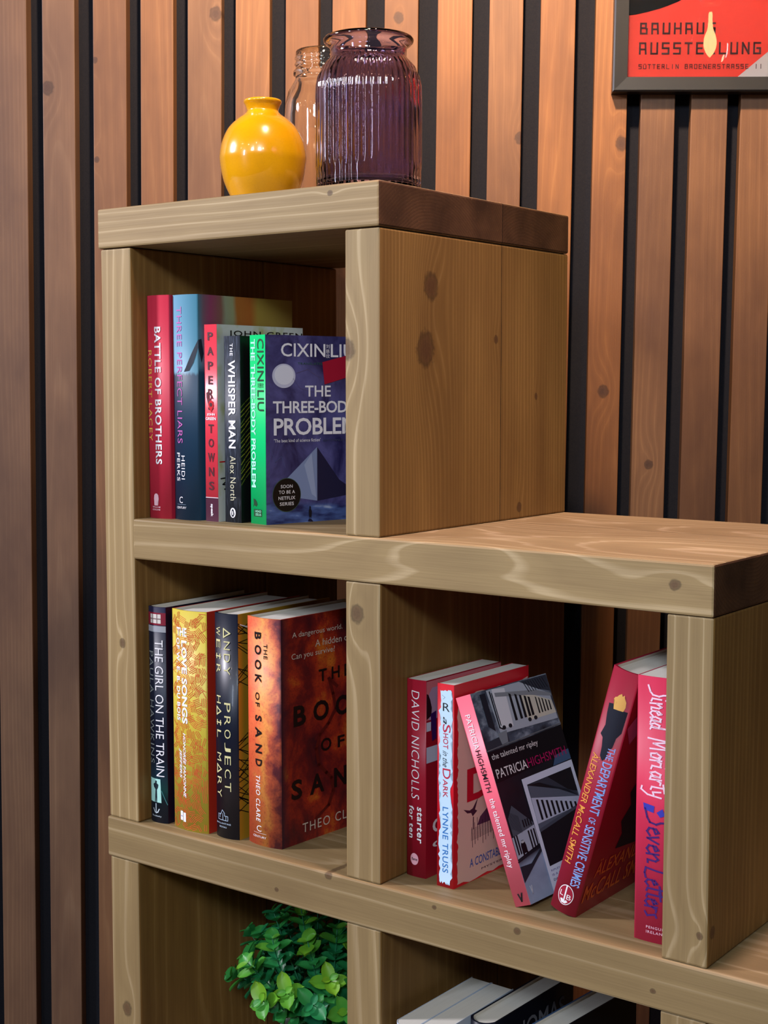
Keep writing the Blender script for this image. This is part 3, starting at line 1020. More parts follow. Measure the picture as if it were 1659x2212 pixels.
SNK = M((92, 20, 18), .45)
f.line([(.56, .66), (.48, .70), (.52, .63), (.55, .56), (.47, .50), (.38, .46), (.345, .40), (.37, .325), (.45, .28), (.50, .25), (.52, .19), (.47, .13), (.35, .09)], .030, .013, SNK, 2)
bk.done()

# ------------------------------------------------------------------ books, right cube
MAR = M((158, 18, 42), .4)
bk = Book('paperback_book', (0.3998, 0.046, 0, -2, 0), 0.0245, 0.205, 0.134, 0.0012, False, MAR, M((160, 20, 42), .38), MAR,
          'dark red paperback with thin white spine capitals, leaning on the middle upright', G3)
bk.sp.d('DAVID NICHOLLS', .055, .602, .28, .68, LW, -0.012, .12, 1.05)
bk.sp.d('starter', .640, .825, .58, .84, LW, 0.02, .1, 1.12)
bk.sp.d('for ten', .640, .805, .16, .42, LW, 0.02, .1, 1.12)
bk.sp.disc(.44, .090, .21, .030, M((228, 166, 178), .5), 1)
bk.sp.h('flame', .30, .60, .083, .098, BLACK, .01)
f = bk.fr
f.rect(.0, .995, .80, .995, M((214, 120, 130), .45), 1)
f.poly([(.03, .80), (.03, .93), (.07, .96), (.995, .97), (.995, .80)], M((176, 150, 180), .45), 2)
f.poly([(.0, .81), (.0, .935), (.02, .93), (.045, .90), (.065, .86), (.06, .82), (.0, .805)], M((32, 14, 26), .4), 3)
f.rect(.0, .055, .745, .79, M((206, 218, 236), .5), 2)
f.rect(.0, .995, .585, .665, M((196, 210, 232), .5), 2)
f.poly([(.05, .83), (.12, .84), (.12, .70), (.07, .69)], M((44, 18, 92), .4), 4)
f.h('one', .08, .5, .22, .29, LW, .01)
f.h('day', .08, .5, .13, .19, LW, .01)
bk.done()

# red paperback with torn white panel
REDK = M((204, 22, 40), .38)


def fn(t, u, v, uv):
    n = t.noise(uv, 3.5, 3)
    return t.ramp(t.math('ADD', u, t.math('MULTIPLY', t.math('SUBTRACT', n, .5), .25)), [(0.0, L(214, 190, 176)), (.17, L(212, 186, 178)), (.2, L(190, 150, 172)), (.45, L(178, 128, 160)), (1, L(196, 170, 170))])


bk = Book('paperback_book', (0.4437, 0.037, 0, -2, 0), 0.0205, 0.207, 0.134, 0.0, False, REDK, REDK, REDK,
          'red paperback whose torn-edged pale blue spine panel carries blue and red lettering', G3)
random.seed(5)


def torn(u0, u1, v0, v1, ju, jv, n):
    P = []
    for i in range(n):
        P.append((u0 + ju * random.uniform(-1, 1), v1 - (v1 - v0) * i / n))
    for i in range(max(4, n // 5)):
        P.append((u0 + (u1 - u0) * i / max(4, n // 5), v0 + jv * random.uniform(-1, 1)))
    for i in range(n):
        P.append((u1 + ju * random.uniform(-1, 1), v0 + (v1 - v0) * i / n))
    for i in range(max(4, n // 5)):
        P.append((u1 - (u1 - u0) * i / max(4, n // 5), v1 + jv * random.uniform(-1, 1)))
    return P


PB = M((192, 220, 240), .45)
bk.sp.poly(torn(.16, .86, .022, .968, .085, .006, 56), PB, 1)
bk.sp.line([(.28, .945), (.46, .935), (.34, .925)], .02, .003, M((150, 168, 190)), 2)
bk.sp.h('R', .34, .74, .868, .908, BLACK, -.004)
bk.sp.d('a', .160, .195, .36, .56, BLACK, 0, .4)
RDT = M((188, 26, 58), .5)
bk.sp.d('S', .195, .236, .34, .80, RDT, 0)
bk.sp.d('HOT', .240, .315, .36, .66, RDT, 0.004)
bk.sp.d('in the', .325, .405, .34, .66, BLACK, 0, .45)
bk.sp.d('D', .412, .462, .34, .80, RDT, 0)
bk.sp.d('ARK', .466, .555, .36, .64, RDT, 0.004)
BLU = M((46, 116, 188), .5)
bk.sp.d('LYNNE TRUSS', .602, .926, .34, .68, BLU, 0.006, 0, 1.06)
f = bk.fr
f.poly(torn(.045, .985, .012, .935, .013, .010, 60), art('sepia_pink_print', fn, .42), 1)
f.h('D', .164, .52, .405, .568, M((186, 14, 44), .45), .03)
f.h('SHOT', .30, .9, .60, .76, M((186, 14, 44), .45), .02)
INK = M((66, 30, 56), .5)
f.poly([(.12, .375), (.20, .360), (.24, .365), (.31, .41), (.27, .355), (.30, .345), (.24, .325), (.22, .345), (.17, .350)], INK, 2)
for i in range(16):
    x = .23 + i * .035
    f.line([(x, .27 + .02 * (i % 3)), (x + .01, .17 + .012 * (i % 4))], .006, .0025, INK, 2)
    f.line([(.22, .26 - .006 * i), (.80, .285 - .007 * i)], .003, .0014, INK, 2) if i < 10 else None
f.poly([(.30, .27), (.34, .31), (.40, .33), (.48, .36), (.60, .38), (.80, .38), (.80, .27)], M((84, 46, 78), .5), 2)
f.line([(.25, .26), (.25, .32)], .012, .003, INK, 2)
f.h('A CONSTABLE TWITTEN', .205, .97, .072, .116, M((44, 86, 172), .5), .006)
f.h('MYSTERY', .36, .7, .038, .048, INK)
bk.done()

# pink spined paperback leaning left, grey photograph front
GP = M((238, 104, 124), .38)


def fn(t, u, v, uv):
    n = t.noise(t.vmath('MULTIPLY', uv, (1.2, 2.2, 1)), 3.4, 5, .6, .3)
    g = t.ramp(n, [(0.3, L(22, 27, 36)), (0.5, L(78, 90, 108)), (0.62, L(150, 164, 180)), (0.8, L(70, 80, 98))])
    lo = t.mix(t.math('MULTIPLY', n, .8), L(170, 190, 220), L(92, 108, 136))
    dk = t.mix(t.math('MULTIPLY', n, .6), L(14, 17, 24), L(44, 52, 66))
    up = t.ramp(v, [(0.70, (0, 0, 0)), (0.73, (1, 1, 1))])
    gl = t.ramp(t.math('ADD', v, t.math('MULTIPLY', u, -.05)), [(0.0, (1, 1, 1)), (0.17, (1, 1, 1)), (0.205, (0, 0, 0))])
    return t.mix(gl, t.mix(up, dk, g), lo)


bk = Book('paperback_book', (0.5398, 0.0316, 0, -2.9, -20.6), 0.0185, 0.208, 0.134, 0.0, False, GP, art('grey_street_photo', fn, .34, .3), GP,
          'pink spined paperback leaning left, its front a grey photograph of a street', G3)
bk.sp.d('PATRICIA', .090, .258, .28, .62, LW, .002)
bk.sp.d('HIGHSMITH', .262, .462, .28, .62, M((40, 16, 24), .5), .002)
bk.sp.d('the talented mr ripley', .492, .820, .20, .64, LW, .002, 0, 1.06)
bk.sp.line([(.40, .055), (.52, .022), (.64, .058)], .10, .006, BLACK, 2)
bk.sp.line([(.52, .026), (.60, .052)], .06, .006, BLACK, 2)
f = bk.fr
C1, C2, C3 = M((226, 232, 240), .45), M((230, 232, 230), .45), M((20, 24, 32), .45)
f.poly([(.22, .78), (.19, .995), (.62, .995), (.97, .90), (.985, .77), (.60, .775)], M((178, 190, 204), .45), 1)
f.poly([(.24, .80), (.26, .995), (.42, .985), (.40, .80)], C1, 2)
f.poly([(.60, .80), (.58, .955), (.97, .865), (.985, .80)], M((214, 212, 196), .45), 2)
f.poly([(.28, .975), (.80, .935), (.985, .90), (.985, .885), (.70, .92), (.28, .955)], M((140, 148, 156), .45), 3)
f.poly([(.62, .995), (.99, .995), (.99, .91), (.80, .945)], M((50, 58, 72), .45), 3)
for i in range(9):
    x = .70 + .032 * i
    f.line([(x - .03, .985), (x + .01, .935)], .009, .004, M((24, 28, 38), .45), 4)
f.poly([(.10, .83), (.10, .985), (.17, .985), (.17, .80)], M((34, 40, 52), .45), 2)
f.line([(.225, .985), (.228, .81), (.262, .80)], .014, .006, C3, 4)
f.line([(.245, .975), (.25, .82)], .010, .005, C3, 4)
for i, (x, a, b) in enumerate(((.44, .955, .82), (.51, .945, .82), (.565, .935, .82), (.62, .925, .82), (.665, .915, .82), (.76, .905, .82), (.80, .897, .82), (.84, .89, .82), (.88, .88, .82), (.92, .872, .82))):
    w = .032 if i < 5 else .018
    f.poly([(x, b), (x + w * .2, a), (x + w, a - .006), (x + w, b)], C3, 4)
for x in (.28, .36, .62, .70):
    f.disc(x, .805, .022, .010, M((30, 34, 44), .45), 5)
f.poly([(0.004, .76), (.30, .775), (.30, .735), (.004, .725)], M((50, 58, 70), .45), 2)
f.poly([(.18, .785), (.30, .79), (.28, .735), (.20, .73)], M((132, 142, 152), .45), 3)
f.line([(.0, .722), (.99, .742)], .02, .005, M((110, 116, 122), .45), 4)
f.poly([(0.0, .715), (.995, .735), (.995, .60), (.0, .57)], M((16, 20, 28), .4), 4)
f.h('the talented mr ripley', .030, .63, .668, .703, LW, .0, 0, 1, 6)
f.h('PATRICIA', .030, .425, .587, .631, LW, .006, 0, 1, 6)
f.h('HIGHSMITH', .432, .955, .588, .631, M((178, 18, 96), .5), .0, 0, 1, 6)
f.poly([(.80, .60), (.995, .612), (.995, .56), (.74, .555)], M((66, 96, 132), .45), 5)
f.poly([(.02, .40), (.02, .30), (.30, .27), (.30, .34), (.10, .45)], M((78, 88, 102), .45), 2)
for i in range(10):
    f.line([(.03 + .012 * i, .43 - .004 * i), (.03 + .012 * i, .35 - .004 * i)], .004, .003, M((26, 30, 40), .45), 3)
f.poly([(.0, .31), (.0, .21), (.30, .24), (.30, .33)], M((172, 186, 206), .45), 3)
for x in (.02, .05, .20, .235, .27):
    f.poly([(x, .225), (x, .315), (x + .018, .315), (x + .018, .228)], C3, 4)
for x in (.17, .20, .23, .26):
    f.poly([(x, .335), (x, .37), (x + .016, .37), (x + .016, .335)], C3, 4)
f.poly([(.075, .225), (.075, .262), (.085, .275), (.095, .285), (.12, .285), (.132, .272), (.138, .258), (.138, .225)], M((16, 18, 26), .4), 5)
f.disc(.107, .277, .020, .006, M((188, 196, 206), .4), 6)
f.disc(.085, .225, .010, .009, M((10, 12, 18)), 6)
f.disc(.13, .225, .010, .009, M((10, 12, 18)), 6)
f.line([(.0, .198), (.32, .228)], .02, .006, M((24, 30, 42), .45), 4)
f.poly([(.0, .175), (.14, .17), (.32, .225), (.32, .21), (.0, .10)], M((34, 42, 56), .45), 3)
FRM = M((214, 228, 250), .42)
f.poly([(.302, .547), (.995, .555), (.995, .004), (.300, .004)], FRM, 6)
f.poly([(.350, .515), (.955, .522), (.955, .130), (.340, .122)], M((24, 28, 36), .4), 7)
f.poly([(.355, .510), (.952, .40), (.952, .33), (.34, .29)], M((88, 100, 118), .45), 8)
f.poly([(.36, .512), (.62, .517), (.94, .38), (.94, .40), (.50, .505)], M((52, 60, 74), .45), 9)
f.poly([(.350, .45), (.952, .375), (.952, .335), (.345, .325)], M((186, 200, 224), .45), 9)
for i in range(9):
    x = .40 + .058 * i
    a = .435 - .0095 * i
    f.poly([(x, .335), (x, a), (x + .026, a - .003), (x + .026, .335)], C3, 10)
f.poly([(.345, .30), (.952, .345), (.952, .33), (.345, .285)], M((70, 80, 96), .45), 10)
f.poly([(.50, .13), (.90, .13), (.90, .22)], M((62, 76, 98), .45), 10)
f.h('RIPLEY AMORAL, HEDONISTIC', .34, .90, .095, .105, M((96, 84, 150)), 0, 0, 1, 8)
f.h('IS A GENUINE CREATION', .34, .85, .075, .085, M((96, 84, 150)), 0, 0, 1, 8)
f.h('DAILY TELEGRAPH', .34, .70, .052, .063, M((60, 60, 110)), .01, 0, 1, 8)
f.line([(.045, .078), (.056, .045), (.066, .078)], .010, .005, M((196, 206, 220)), 5)
bk.done()

# dark red hardback leaning right
MR2 = M((158, 20, 50), .5)
bk = Book('hardback_book', (0.5725, 0.042, 0, 0, 15), 0.028, 0.2485, 0.160, 0.0040, True, MR2, M((130, 10, 32), .36, .5, .15), MR2,
          'dark red hardback leaning right, with a golden animal head and black coat on its spine', G3)
f = bk.sp
f.poly([(.52, .905), (.46, .895), (.40, .892), (.36, .883), (.42, .878), (.50, .874), (.44, .862), (.44, .846), (.78, .848), (.82, .865), (.80, .885), (.72, .90), (.70, .910), (.64, .903), (.60, .912)], M((222, 168, 88), .5), 3)
f.poly([(.44, .866), (.22, .860), (.24, .82), (.30, .775), (.20, .735), (.32, .725), (.38, .69), (.40, .655), (.52, .638), (.62, .655), (.66, .69), (.74, .70), (.78, .74), (.90, .765), (.92, .85), (.80, .85)], M((24, 26, 40), .45), 2)
CB = M((140, 172, 236), .5)
f.d('THE', .300, .352, .62, .86, CB, .006)
f.d('DEPARTMENT', .362, .575, .56, .88, CB, .012)
f.d('OF', .588, .612, .60, .84, CB, .008)
f.d('SENSITIVE CRIMES', .622, .880, .56, .88, CB, .012)
OG = M((226, 152, 66), .5)
f.d('\u00c4LEXANDER McCALL SMITH', .345, .800, .12, .44, OG, .006)
f.disc(.50, .075, .29, .041, LW, 2)
f.disc(.50, .075, .265, .038, MR2, 3)
f.h('L', .29, .42, .068, .088, LW, 0, 0, 1, 4)
f.h('B', .56, .72, .060, .080, LW, 0, 0, 1, 4)
f.line([(.49, .112), (.49, .05)], .05, .004, LW, 4)
f.poly([(.34, .054), (.42, .058), (.50, .050), (.58, .056), (.64, .050), (.56, .041), (.42, .041)], LW, 4)
f = bk.fr
OGD = M((190, 92, 34), .45)
f.h('\u00c4LEXANDER', .10, .80, .150, .225, OGD, .006, .1)
f.h('McCALL SMITH', .02, .92, .055, .130, OGD, .006, .1)
f.poly([(.005, .787), (.11, .832), (.30, .80), (.09, .712)], M((150, 60, 96), .45), 2)
f.poly([(.30, .24), (.34, .30), (.28, .36), (.36, .42), (.30, .48), (.42, .56), (.60, .60), (.70, .50), (.72, .30), (.60, .22)], M((20, 14, 22), .45), 2)
bk.done()

# crimson hardback partly behind the right upright
CRM = art('crimson_pink_jacket', lambda t, u, v, uv: t.mix(t.noise(uv, 4, 2), L(198, 36, 72), L(210, 48, 84)), .5, .0)
bk = Book('paperback_book', (0.6665, 0.031, 0, 0, 0), 0.035, 0.2435, 0.155, 0.0015, False, CRM, M((196, 40, 74), .36), CRM,
          'tall crimson pink book with white and violet handwriting, partly behind the right upright', G3)
f = bk.sp
SW, SV = M((244, 206, 226), .5), M((62, 22, 104), .5)


def script(words, f0, f1, u0, u1, mat, wu, wv):
    """brush handwriting from polylines drawn in a unit cell per letter (x along, y up)"""
    H = {
        'S': (.9, [[(.95, .95), (.75, 1), (.5, .85), (.55, .6), (.7, .4), (.6, .12), (.3, 0), (-.3, -.1)]]),
        'i': (.45, [[(.1, .5), (.05, .1), (.3, .05)], [(.15, .72), (.18, .76)]]),
        'n': (.75, [[(.05, .52), (.1, .0)], [(.1, .3), (.4, .52), (.55, .4), (.5, .05), (.7, .05)]]),
        'e': (.6, [[(.1, .28), (.45, .38), (.35, .52), (.12, .4), (.1, .1), (.35, .0), (.6, .12)]]),
        'a': (.65, [[(.5, .45), (.25, .5), (.08, .25), (.2, .02), (.42, .15), (.52, .48)], [(.52, .48), (.48, .05), (.65, .02)]]),
        'd': (.7, [[(.5, .4), (.25, .45), (.08, .22), (.2, .02), (.45, .15), (.6, .95)], [(.56, .6), (.5, .05), (.68, .02)]]),
        'M': (1.2, [[(.1, -.1), (.25, .95)], [(.25, .95), (.5, .15), (.9, .95), (.95, .0)]]),
        'o': (.6, [[(.3, .5), (.08, .3), (.15, .02), (.42, .05), (.5, .35), (.3, .5), (.6, .42)]]),
        'r': (.5, [[(.08, .52), (.1, .0)], [(.1, .3), (.28, .5), (.48, .48)]]),
        't': (.5, [[(.25, .95), (.2, .1), (.42, .05)], [(-.05, .62), (.6, .68)]]),
        'y': (.7, [[(.08, .5), (.15, .15), (.45, .2)], [(.55, .52), (.4, -.1), (.05, -.42), (-.2, -.38)]]),
        'v': (.6, [[(.05, .5), (.22, .02), (.5, .5)]]),
        'L': (.9, [[(.3, 1), (.2, .5), (.05, .0), (.5, -.05), (.85, .0)]]),
        's': (.5, [[(.42, .5), (.2, .45), (.3, .25), (.38, .1), (.1, .0)]]),
    }
    tot = sum(H[c][0] if c != ' ' else .6 for c in words)
    x = 0
    for c in words:
        if c == ' ':
            x += .6
            continue
        w, ss = H[c]
        for st in ss:
            pts = [(u0 + py * (u1 - u0), 1 - (f0 + (x + px) / tot * (f1 - f0))) for px, py in st]
            f.line(pts, wu, wv, mat, 2)
        x += w


script('Sinead', .045, .195, .38, .98, SW, .050, .0062)
script('Moriarty', .225, .455, .40, 1.0, SW, .050, .0062)
script('Seven', .512, .700, .34, .97, SV, .056, .0070)
script('Letters', .716, .905, .32, .96, SV, .056, .0070)
BV = M((52, 54, 170), .5)
f.poly([(.22, .525), (.24, .500), (.52, .492), (.54, .518)], BV, 2)
f.poly([(.60, .495), (.70, .478), (.84, .488), (.76, .512)], BV, 2)
f.h('PENGUIN', .36, .92, .052, .062, M((224, 176, 196)), .004, 0, 1.2)
f.h('IRELAND', .36, .92, .034, .044, M((224, 176, 196)), .004, 0, 1.2)
bk.done()

# ------------------------------------------------------------------ books, lower right cube
Z4 = -0.3515
PALE = M((196, 206, 220), .5)
for nm, x, w, lab in (('hardback_book', .4125, .0250, 'pale grey book nearest the upright in the lower right cube'),
                      ('hardback_book', .4382, .0270, 'pale grey book between another pale one and a dark jacketed hardback')):
    bk = Book(nm, (x, .012, Z4, -1, 0), w, .2115, .135, .008, False, PALE, PALE, PALE, lab, G4)
    bk.done()
DKB = M((20, 24, 38), .3, .5, .2)
bk = Book('hardback_book', (.4680, .064, Z4, -2, 0), .0300, .2125, .150, .010, True, DKB, M((14, 15, 22), .3, .5, .2), DKB,
          'dark jacketed hardback with cream pages and faint grey capitals on its front, lower right cube', G4)
bk.fr.h('THOMAS', .12, .88, .83, .93, M((110, 108, 112), .5), .01)
bk.done()
BLE = M((64, 92, 128), .32, .5, .2)
bk = Book('hardback_book', (.5270, .085, Z4, -5, 0), .0300, .2115, .150, .008, True, BLE, M((12, 14, 20), .35), BLE,
          'steel blue edged dark hardback, rightmost in the lower right cube', G4)
bk.done()

# ------------------------------------------------------------------ vases and jars


def lathe(name, prof, mat, parent=None, seg=96, rib=None, loc=(0, 0, 0)):
    """closed or open profile [(r, z)] turned about z; rib(angle, z) scales the radius"""
    bm = bmesh.new()
    rings = []
    for r, z in prof:
        if r < 1e-6:
            rings.append([bm.verts.new((0, 0, z))])
        else:
            rings.append([bm.verts.new((r * (rib(2 * PI * i / seg, z, r) if rib else 1) * math.cos(2 * PI * i / seg),
                                        r * (rib(2 * PI * i / seg, z, r) if rib else 1) * math.sin(2 * PI * i / seg), z)) for i in range(seg)])
    for a, b in zip(rings, rings[1:]):
        for i in range(seg):
            j = (i + 1) % seg
            if len(a) == 1:
                bm.faces.new([a[0], b[j], b[i]])
            elif len(b) == 1:
                bm.faces.new([a[i], a[j], b[0]])
            else:
                bm.faces.new([a[i], a[j], b[j], b[i]])
    o = bm_finish(bm, name, parent, [mat], smooth=True)
    o.location = loc
    return o


def smooth(pts, n=6):
    """Catmull-Rom through (r, z) points"""
    out = []
    P = [pts[0]] + list(pts) + [pts[-1]]
    for i in range(1, len(P) - 2):
        for k in range(n):
            t = k / n
            q = []
            for d in (0, 1):
                p0, p1, p2, p3 = P[i - 1][d], P[i][d], P[i + 1][d], P[i + 2][d]
                q.append(0.5 * (2 * p1 + (p2 - p0) * t + (2 * p0 - 5 * p1 + 4 * p2 - p3) * t * t + (3 * p1 - p0 - 3 * p2 + p3) * t ** 3))
            out.append((max(0, q[0]), q[1]))
    out.append(pts[-1])
    return out


ZTOP = ZT + FZ + 0.0002
t = NT('yellow_glaze')
tc = t.n('ShaderNodeTexCoord')
n1 = t.noise(tc.outputs['Object'], 26, 4)
vo = t.n('ShaderNodeTexVoronoi', feature='DISTANCE_TO_EDGE')
t.put(vo.inputs['Vector'], t.vmath('MULTIPLY', tc.outputs['Object'], (1, 1, 1.7)))
vo.inputs['Scale'].default_value = 150
crk = t.ramp(vo.outputs['Distance'], [(0.0, (1, 1, 1)), (0.035, (0, 0, 0))])
c = t.mix(n1, L(220, 160, 7), L(204, 140, 9))
t.put(t.bsdf.inputs['Base Color'], t.mix(t.math('MULTIPLY', crk, 0.16), c, L(140, 96, 10)))
t.bsdf.inputs['Roughness'].default_value = 0.22
t.bsdf.inputs['Coat Weight'].default_value = 0.8
t.bsdf.inputs['Coat Roughness'].default_value = 0.015
pv = smooth([(0.026, 0.0), (0.029, 0.002), (0.036, 0.013), (0.0445, 0.032), (0.0485, 0.052), (0.0488, 0.062), (0.046, 0.076), (0.0395, 0.090), (0.030, 0.100),
             (0.0215, 0.106), (0.0182, 0.1095), (0.0180, 0.1120), (0.0195, 0.1165), (0.0213, 0.1195), (0.0214, 0.1215), (0.0198, 0.1228), (0.0168, 0.1220),
             (0.0145, 0.117), (0.0142, 0.110), (0.022, 0.101), (0.040, 0.080), (0.044, 0.060), (0.036, 0.028), (0.022, 0.006), (0.0, 0.005)])
vase = lathe('vase', [(0, 0)] + pv, t.mat, loc=(0.144, 0.120, ZTOP))
tag(vase, 'round glossy yellow ceramic vase with a narrow lipped neck', 'vase')


def glass(name, col, rough=0.02, ior=1.5):
    mt = bpy.data.materials.new(name)
    mt.use_nodes = True
    b = mt.node_tree.nodes['Principled BSDF']
    b.inputs['Base Color'].default_value = (*col, 1)
    b.inputs['Roughness'].default_value = rough
    b.inputs['IOR'].default_value = ior
    b.inputs['Transmission Weight'].default_value = 1.0
    return mt


jar = empty('ribbed_glass_jar', (0.3175, 0.090, ZTOP))
tag(jar, 'large ribbed purple glass jar at the bookcase top corner', 'jar')
NR = 46
R = 0.0548
po = [(0.0, 0.0), (0.050, 0.0), (0.0535, 0.002), (0.0545, 0.006), (R, 0.020), (R, 0.060), (R, 0.100), (0.0544, 0.112), (0.0525, 0.121), (0.0485, 0.130), (0.0435, 0.1365), (0.0405, 0.1395), (0.0398, 0.1430),
      (0.0398, 0.1490), (0.0410, 0.1520), (0.0445, 0.1545), (0.0468, 0.1570), (0.0470, 0.1590), (0.0455, 0.1608), (0.0430, 0.1612), (0.0395, 0.1590), (0.0372, 0.1540),
      (0.0366, 0.1420), (0.0390, 0.1360), (0.0445, 0.1290), (0.0490, 0.1190), (0.0508, 0.1080), (0.0512, 0.0900), (0.0512, 0.030), (0.0500, 0.014), (0.046, 0.0102), (0.020, 0.010), (0.0, 0.010)]
pf = []
for a, b in zip(po, po[1:]):
    L_ = math.hypot(b[0] - a[0], b[1] - a[1])
    n = max(1, int(L_ / 0.004))
    for k in range(n):
        pf.append((a[0] + (b[0] - a[0]) * k / n, a[1] + (b[1] - a[1]) * k / n))
pf.append(po[-1])


def rib(a, z, r):
    if r > 0.0515 or (r > 0.041 and 0.1265 < z < 0.139 and r > 0.0455 - (z - 0.130) * 0.5):
        w = 1.0
        if z < 0.030:
            w = 0.45 if z > 0.004 and z < 0.024 else max(0, min(1, (z - 0.024) / 0.006))
        if z > 0.130:
            w = max(0, 1 - (z - 0.130) / 0.009)
        return 1 + 0.034 * w * (abs(math.cos(a * NR / 2)) - 0.5)
    return 1.0


lathe('glass_body', pf, glass('purple_glass', (0.50, 0.44, 0.66)), jar, seg=NR * 8, rib=rib)

mason = empty('clear_glass_jar', (0.121, 0.256, ZTOP))
tag(mason, 'clear glass screw-top jar half hidden behind the purple ribbed jar', 'jar')
po = [(0.0, 0.0), (0.038, 0.0), (0.0425, 0.003), (0.0445, 0.010), (0.0450, 0.030), (0.0450, 0.115), (0.0440, 0.128), (0.0405, 0.140), (0.0355, 0.148), (0.0325, 0.1525), (0.0318, 0.156), (0.0345, 0.158), (0.0345, 0.1615), (0.0318, 0.1635),
      (0.0318, 0.1675), (0.0330, 0.1690), (0.0318, 0.1705), (0.0318, 0.1740), (0.0330, 0.1755), (0.0318, 0.1770), (0.0316, 0.1815), (0.0310, 0.1830), (0.0298, 0.1825),
      (0.0290, 0.175), (0.0290, 0.1550), (0.0330, 0.1450), (0.0385, 0.137), (0.0415, 0.125), (0.0424, 0.113), (0.0424, 0.030), (0.0410, 0.012), (0.034, 0.006), (0.0, 0.008)]
lathe('glass_body', po, glass('clear_glass', (0.97, 0.97, 0.95)), mason, seg=72).scale = (1.03, 1.03, 1.115)

# ------------------------------------------------------------------ framed poster on the slats
poster = empty('framed_poster', wp(0.6022, 0.8845), (0, 0.0125, WROT[2]))
tag(poster, 'black framed red poster with geometric lettering hung on the slats', 'framed poster')
PW, PH, FW_, FD = 0.2466, 0.3350, 0.0186, 0.022
bm = bmesh.new()


def mitre(bm, x0, x1, z0, z1, w, y0, y1):
    o = [(x0, z0), (x1, z0), (x1, z1), (x0, z1)]
    i = [(x0 + w, z0 + w), (x1 - w, z0 + w), (x1 - w, z1 - w), (x0 + w, z1 - w)]
    m_ = [(x0 + .002, z0 + .002), (x1 - .002, z0 + .002), (x1 - .002, z1 - .002), (x0 + .002, z1 - .002)]
    V = {}
    for k, (pts, yy) in enumerate(((o, y1), (o, y0 + .0015), (m_, y0), (i, y0 + .001), (i, y1))):
        V[k] = [bm.verts.new((x, yy, z)) for x, z in pts]
    for k in range(4):
        for e in range(4):
            f = (e + 1) % 4
            bm.faces.new([V[k][e], V[k][f], V[k + 1][f], V[k + 1][e]])


mitre(bm, 0, PW, 0, PH, FW_, -FD, -0.0006)
bm_finish(bm, 'frame', poster, [M((17, 15, 15), 0.42, 0.35)])
bm = bmesh.new()
v = [bm.verts.new(x) for x in ((FW_ - .002, -.0145, FW_ - .002), (PW - FW_ + .002, -.0145, FW_ - .002), (PW - FW_ + .002, -.0145, PH - FW_ + .002), (FW_ - .002, -.0145, PH - FW_ + .002),
                              (FW_ - .002, -.003, FW_ - .002), (PW - FW_ + .002, -.003, FW_ - .002), (PW - FW_ + .002, -.003, PH - FW_ + .002), (FW_ - .002, -.003, PH - FW_ + .002))]
for f in ((0, 1, 2, 3), (5, 4, 7, 6), (4, 0, 3, 7), (1, 5, 6, 2), (3, 2, 6, 7), (4, 5, 1, 0)):
    bm.faces.new([v[i] for i in f])
pm = [M((222, 48, 28), .5)]
x0, z0 = 0.6025, 0.8845
pr = Print(bm, lambda u, v, o: Vector((u - x0, -.0146 - o, v - z0)), pm)
PBK = M((58, 6, 6), .5)
pr.poly([(.6195, .9822), (.630, .9836), (.645, .9868), (.660, .9907), (.672, .9948), (.685, 1.000), (.700, 1.008), (.72, 1.025), (.735, 1.05), (.742, 1.085), (.735, 1.12), (.715, 1.145), (.69, 1.16), (.66, 1.165), (.6195, 1.165)], M((4, 4, 6), .6, .2), 1)
pr.poly([(.7605, .9015), (.8325, .9015), (.8325, .962)], M((206, 200, 202), .5), 1)
pr.rect(.76, .80, 1.02, 1.16, M((226, 216, 204), .5), 1)
PT = {'B': [[(0, 0), (0, 1), (.85, 1), (.85, .55), (0, .55)], [(.85, .5), (1, .45), (1, 0), (0, 0)]],
      'A': [[(0, 0), (0, 1), (.9, 1), (1, 0)], [(0, .42), (.95, .42)]],
      'U': [[(0, 1), (0, 0), (1, 0), (1, 1)]], 'H': [[(0, 0), (0, 1)], [(1, 0), (1, 1)], [(0, .5), (1, .5)]],
      'S': [[(1, 1), (0, 1), (0, .52), (1, .52), (1, 0), (0, 0)]], 'T': [[(0, 1), (1, 1)], [(.5, 1), (.5, 0)]],
      'E': [[(1, 1), (0, 1), (0, 0), (1, 0)], [(0, .5), (.8, .5)]], 'L': [[(0, 1), (0, 0), (1, 0)]],
      'N': [[(0, 0), (0, 1), (1, 0), (1, 1)]], 'G': [[(1, 1), (0, 1), (0, 0), (1, 0), (1, .5), (.5, .5)]],
      '\u00dc': [[(0, .8), (0, 0), (1, 0), (1, .8)], [(.25, 1.05), (.25, 1.1)], [(.75, 1.05), (.75, 1.1)]],
      'R': [[(0, 0), (0, 1), (.9, 1), (.9, .5), (0, .5)], [(.55, .5), (1, 0)]], 'I': [[(.5, 0), (.5, 1)]], 'D': [[(0, 0), (0, 1), (1, 1), (1, 0), (0, 0)]],
      '1': [[(.5, 0), (.5, 1)]]}


def block(text, s0, s1, z0_, z1_, wgt):
    n = len(text)
    st = (s1 - s0) / (n - .32)
    for k, ch in enumerate(text):
        if ch == ' ':
            continue
        for pl in PT[ch]:
            pr.line([(s0 + st * (k + .68 * x) + wgt / 2 * (1 - 2 * x), z0_ + wgt / 2 + y * (z1_ - z0_ - wgt)) for x, y in pl], wgt, wgt, PBK, 2)


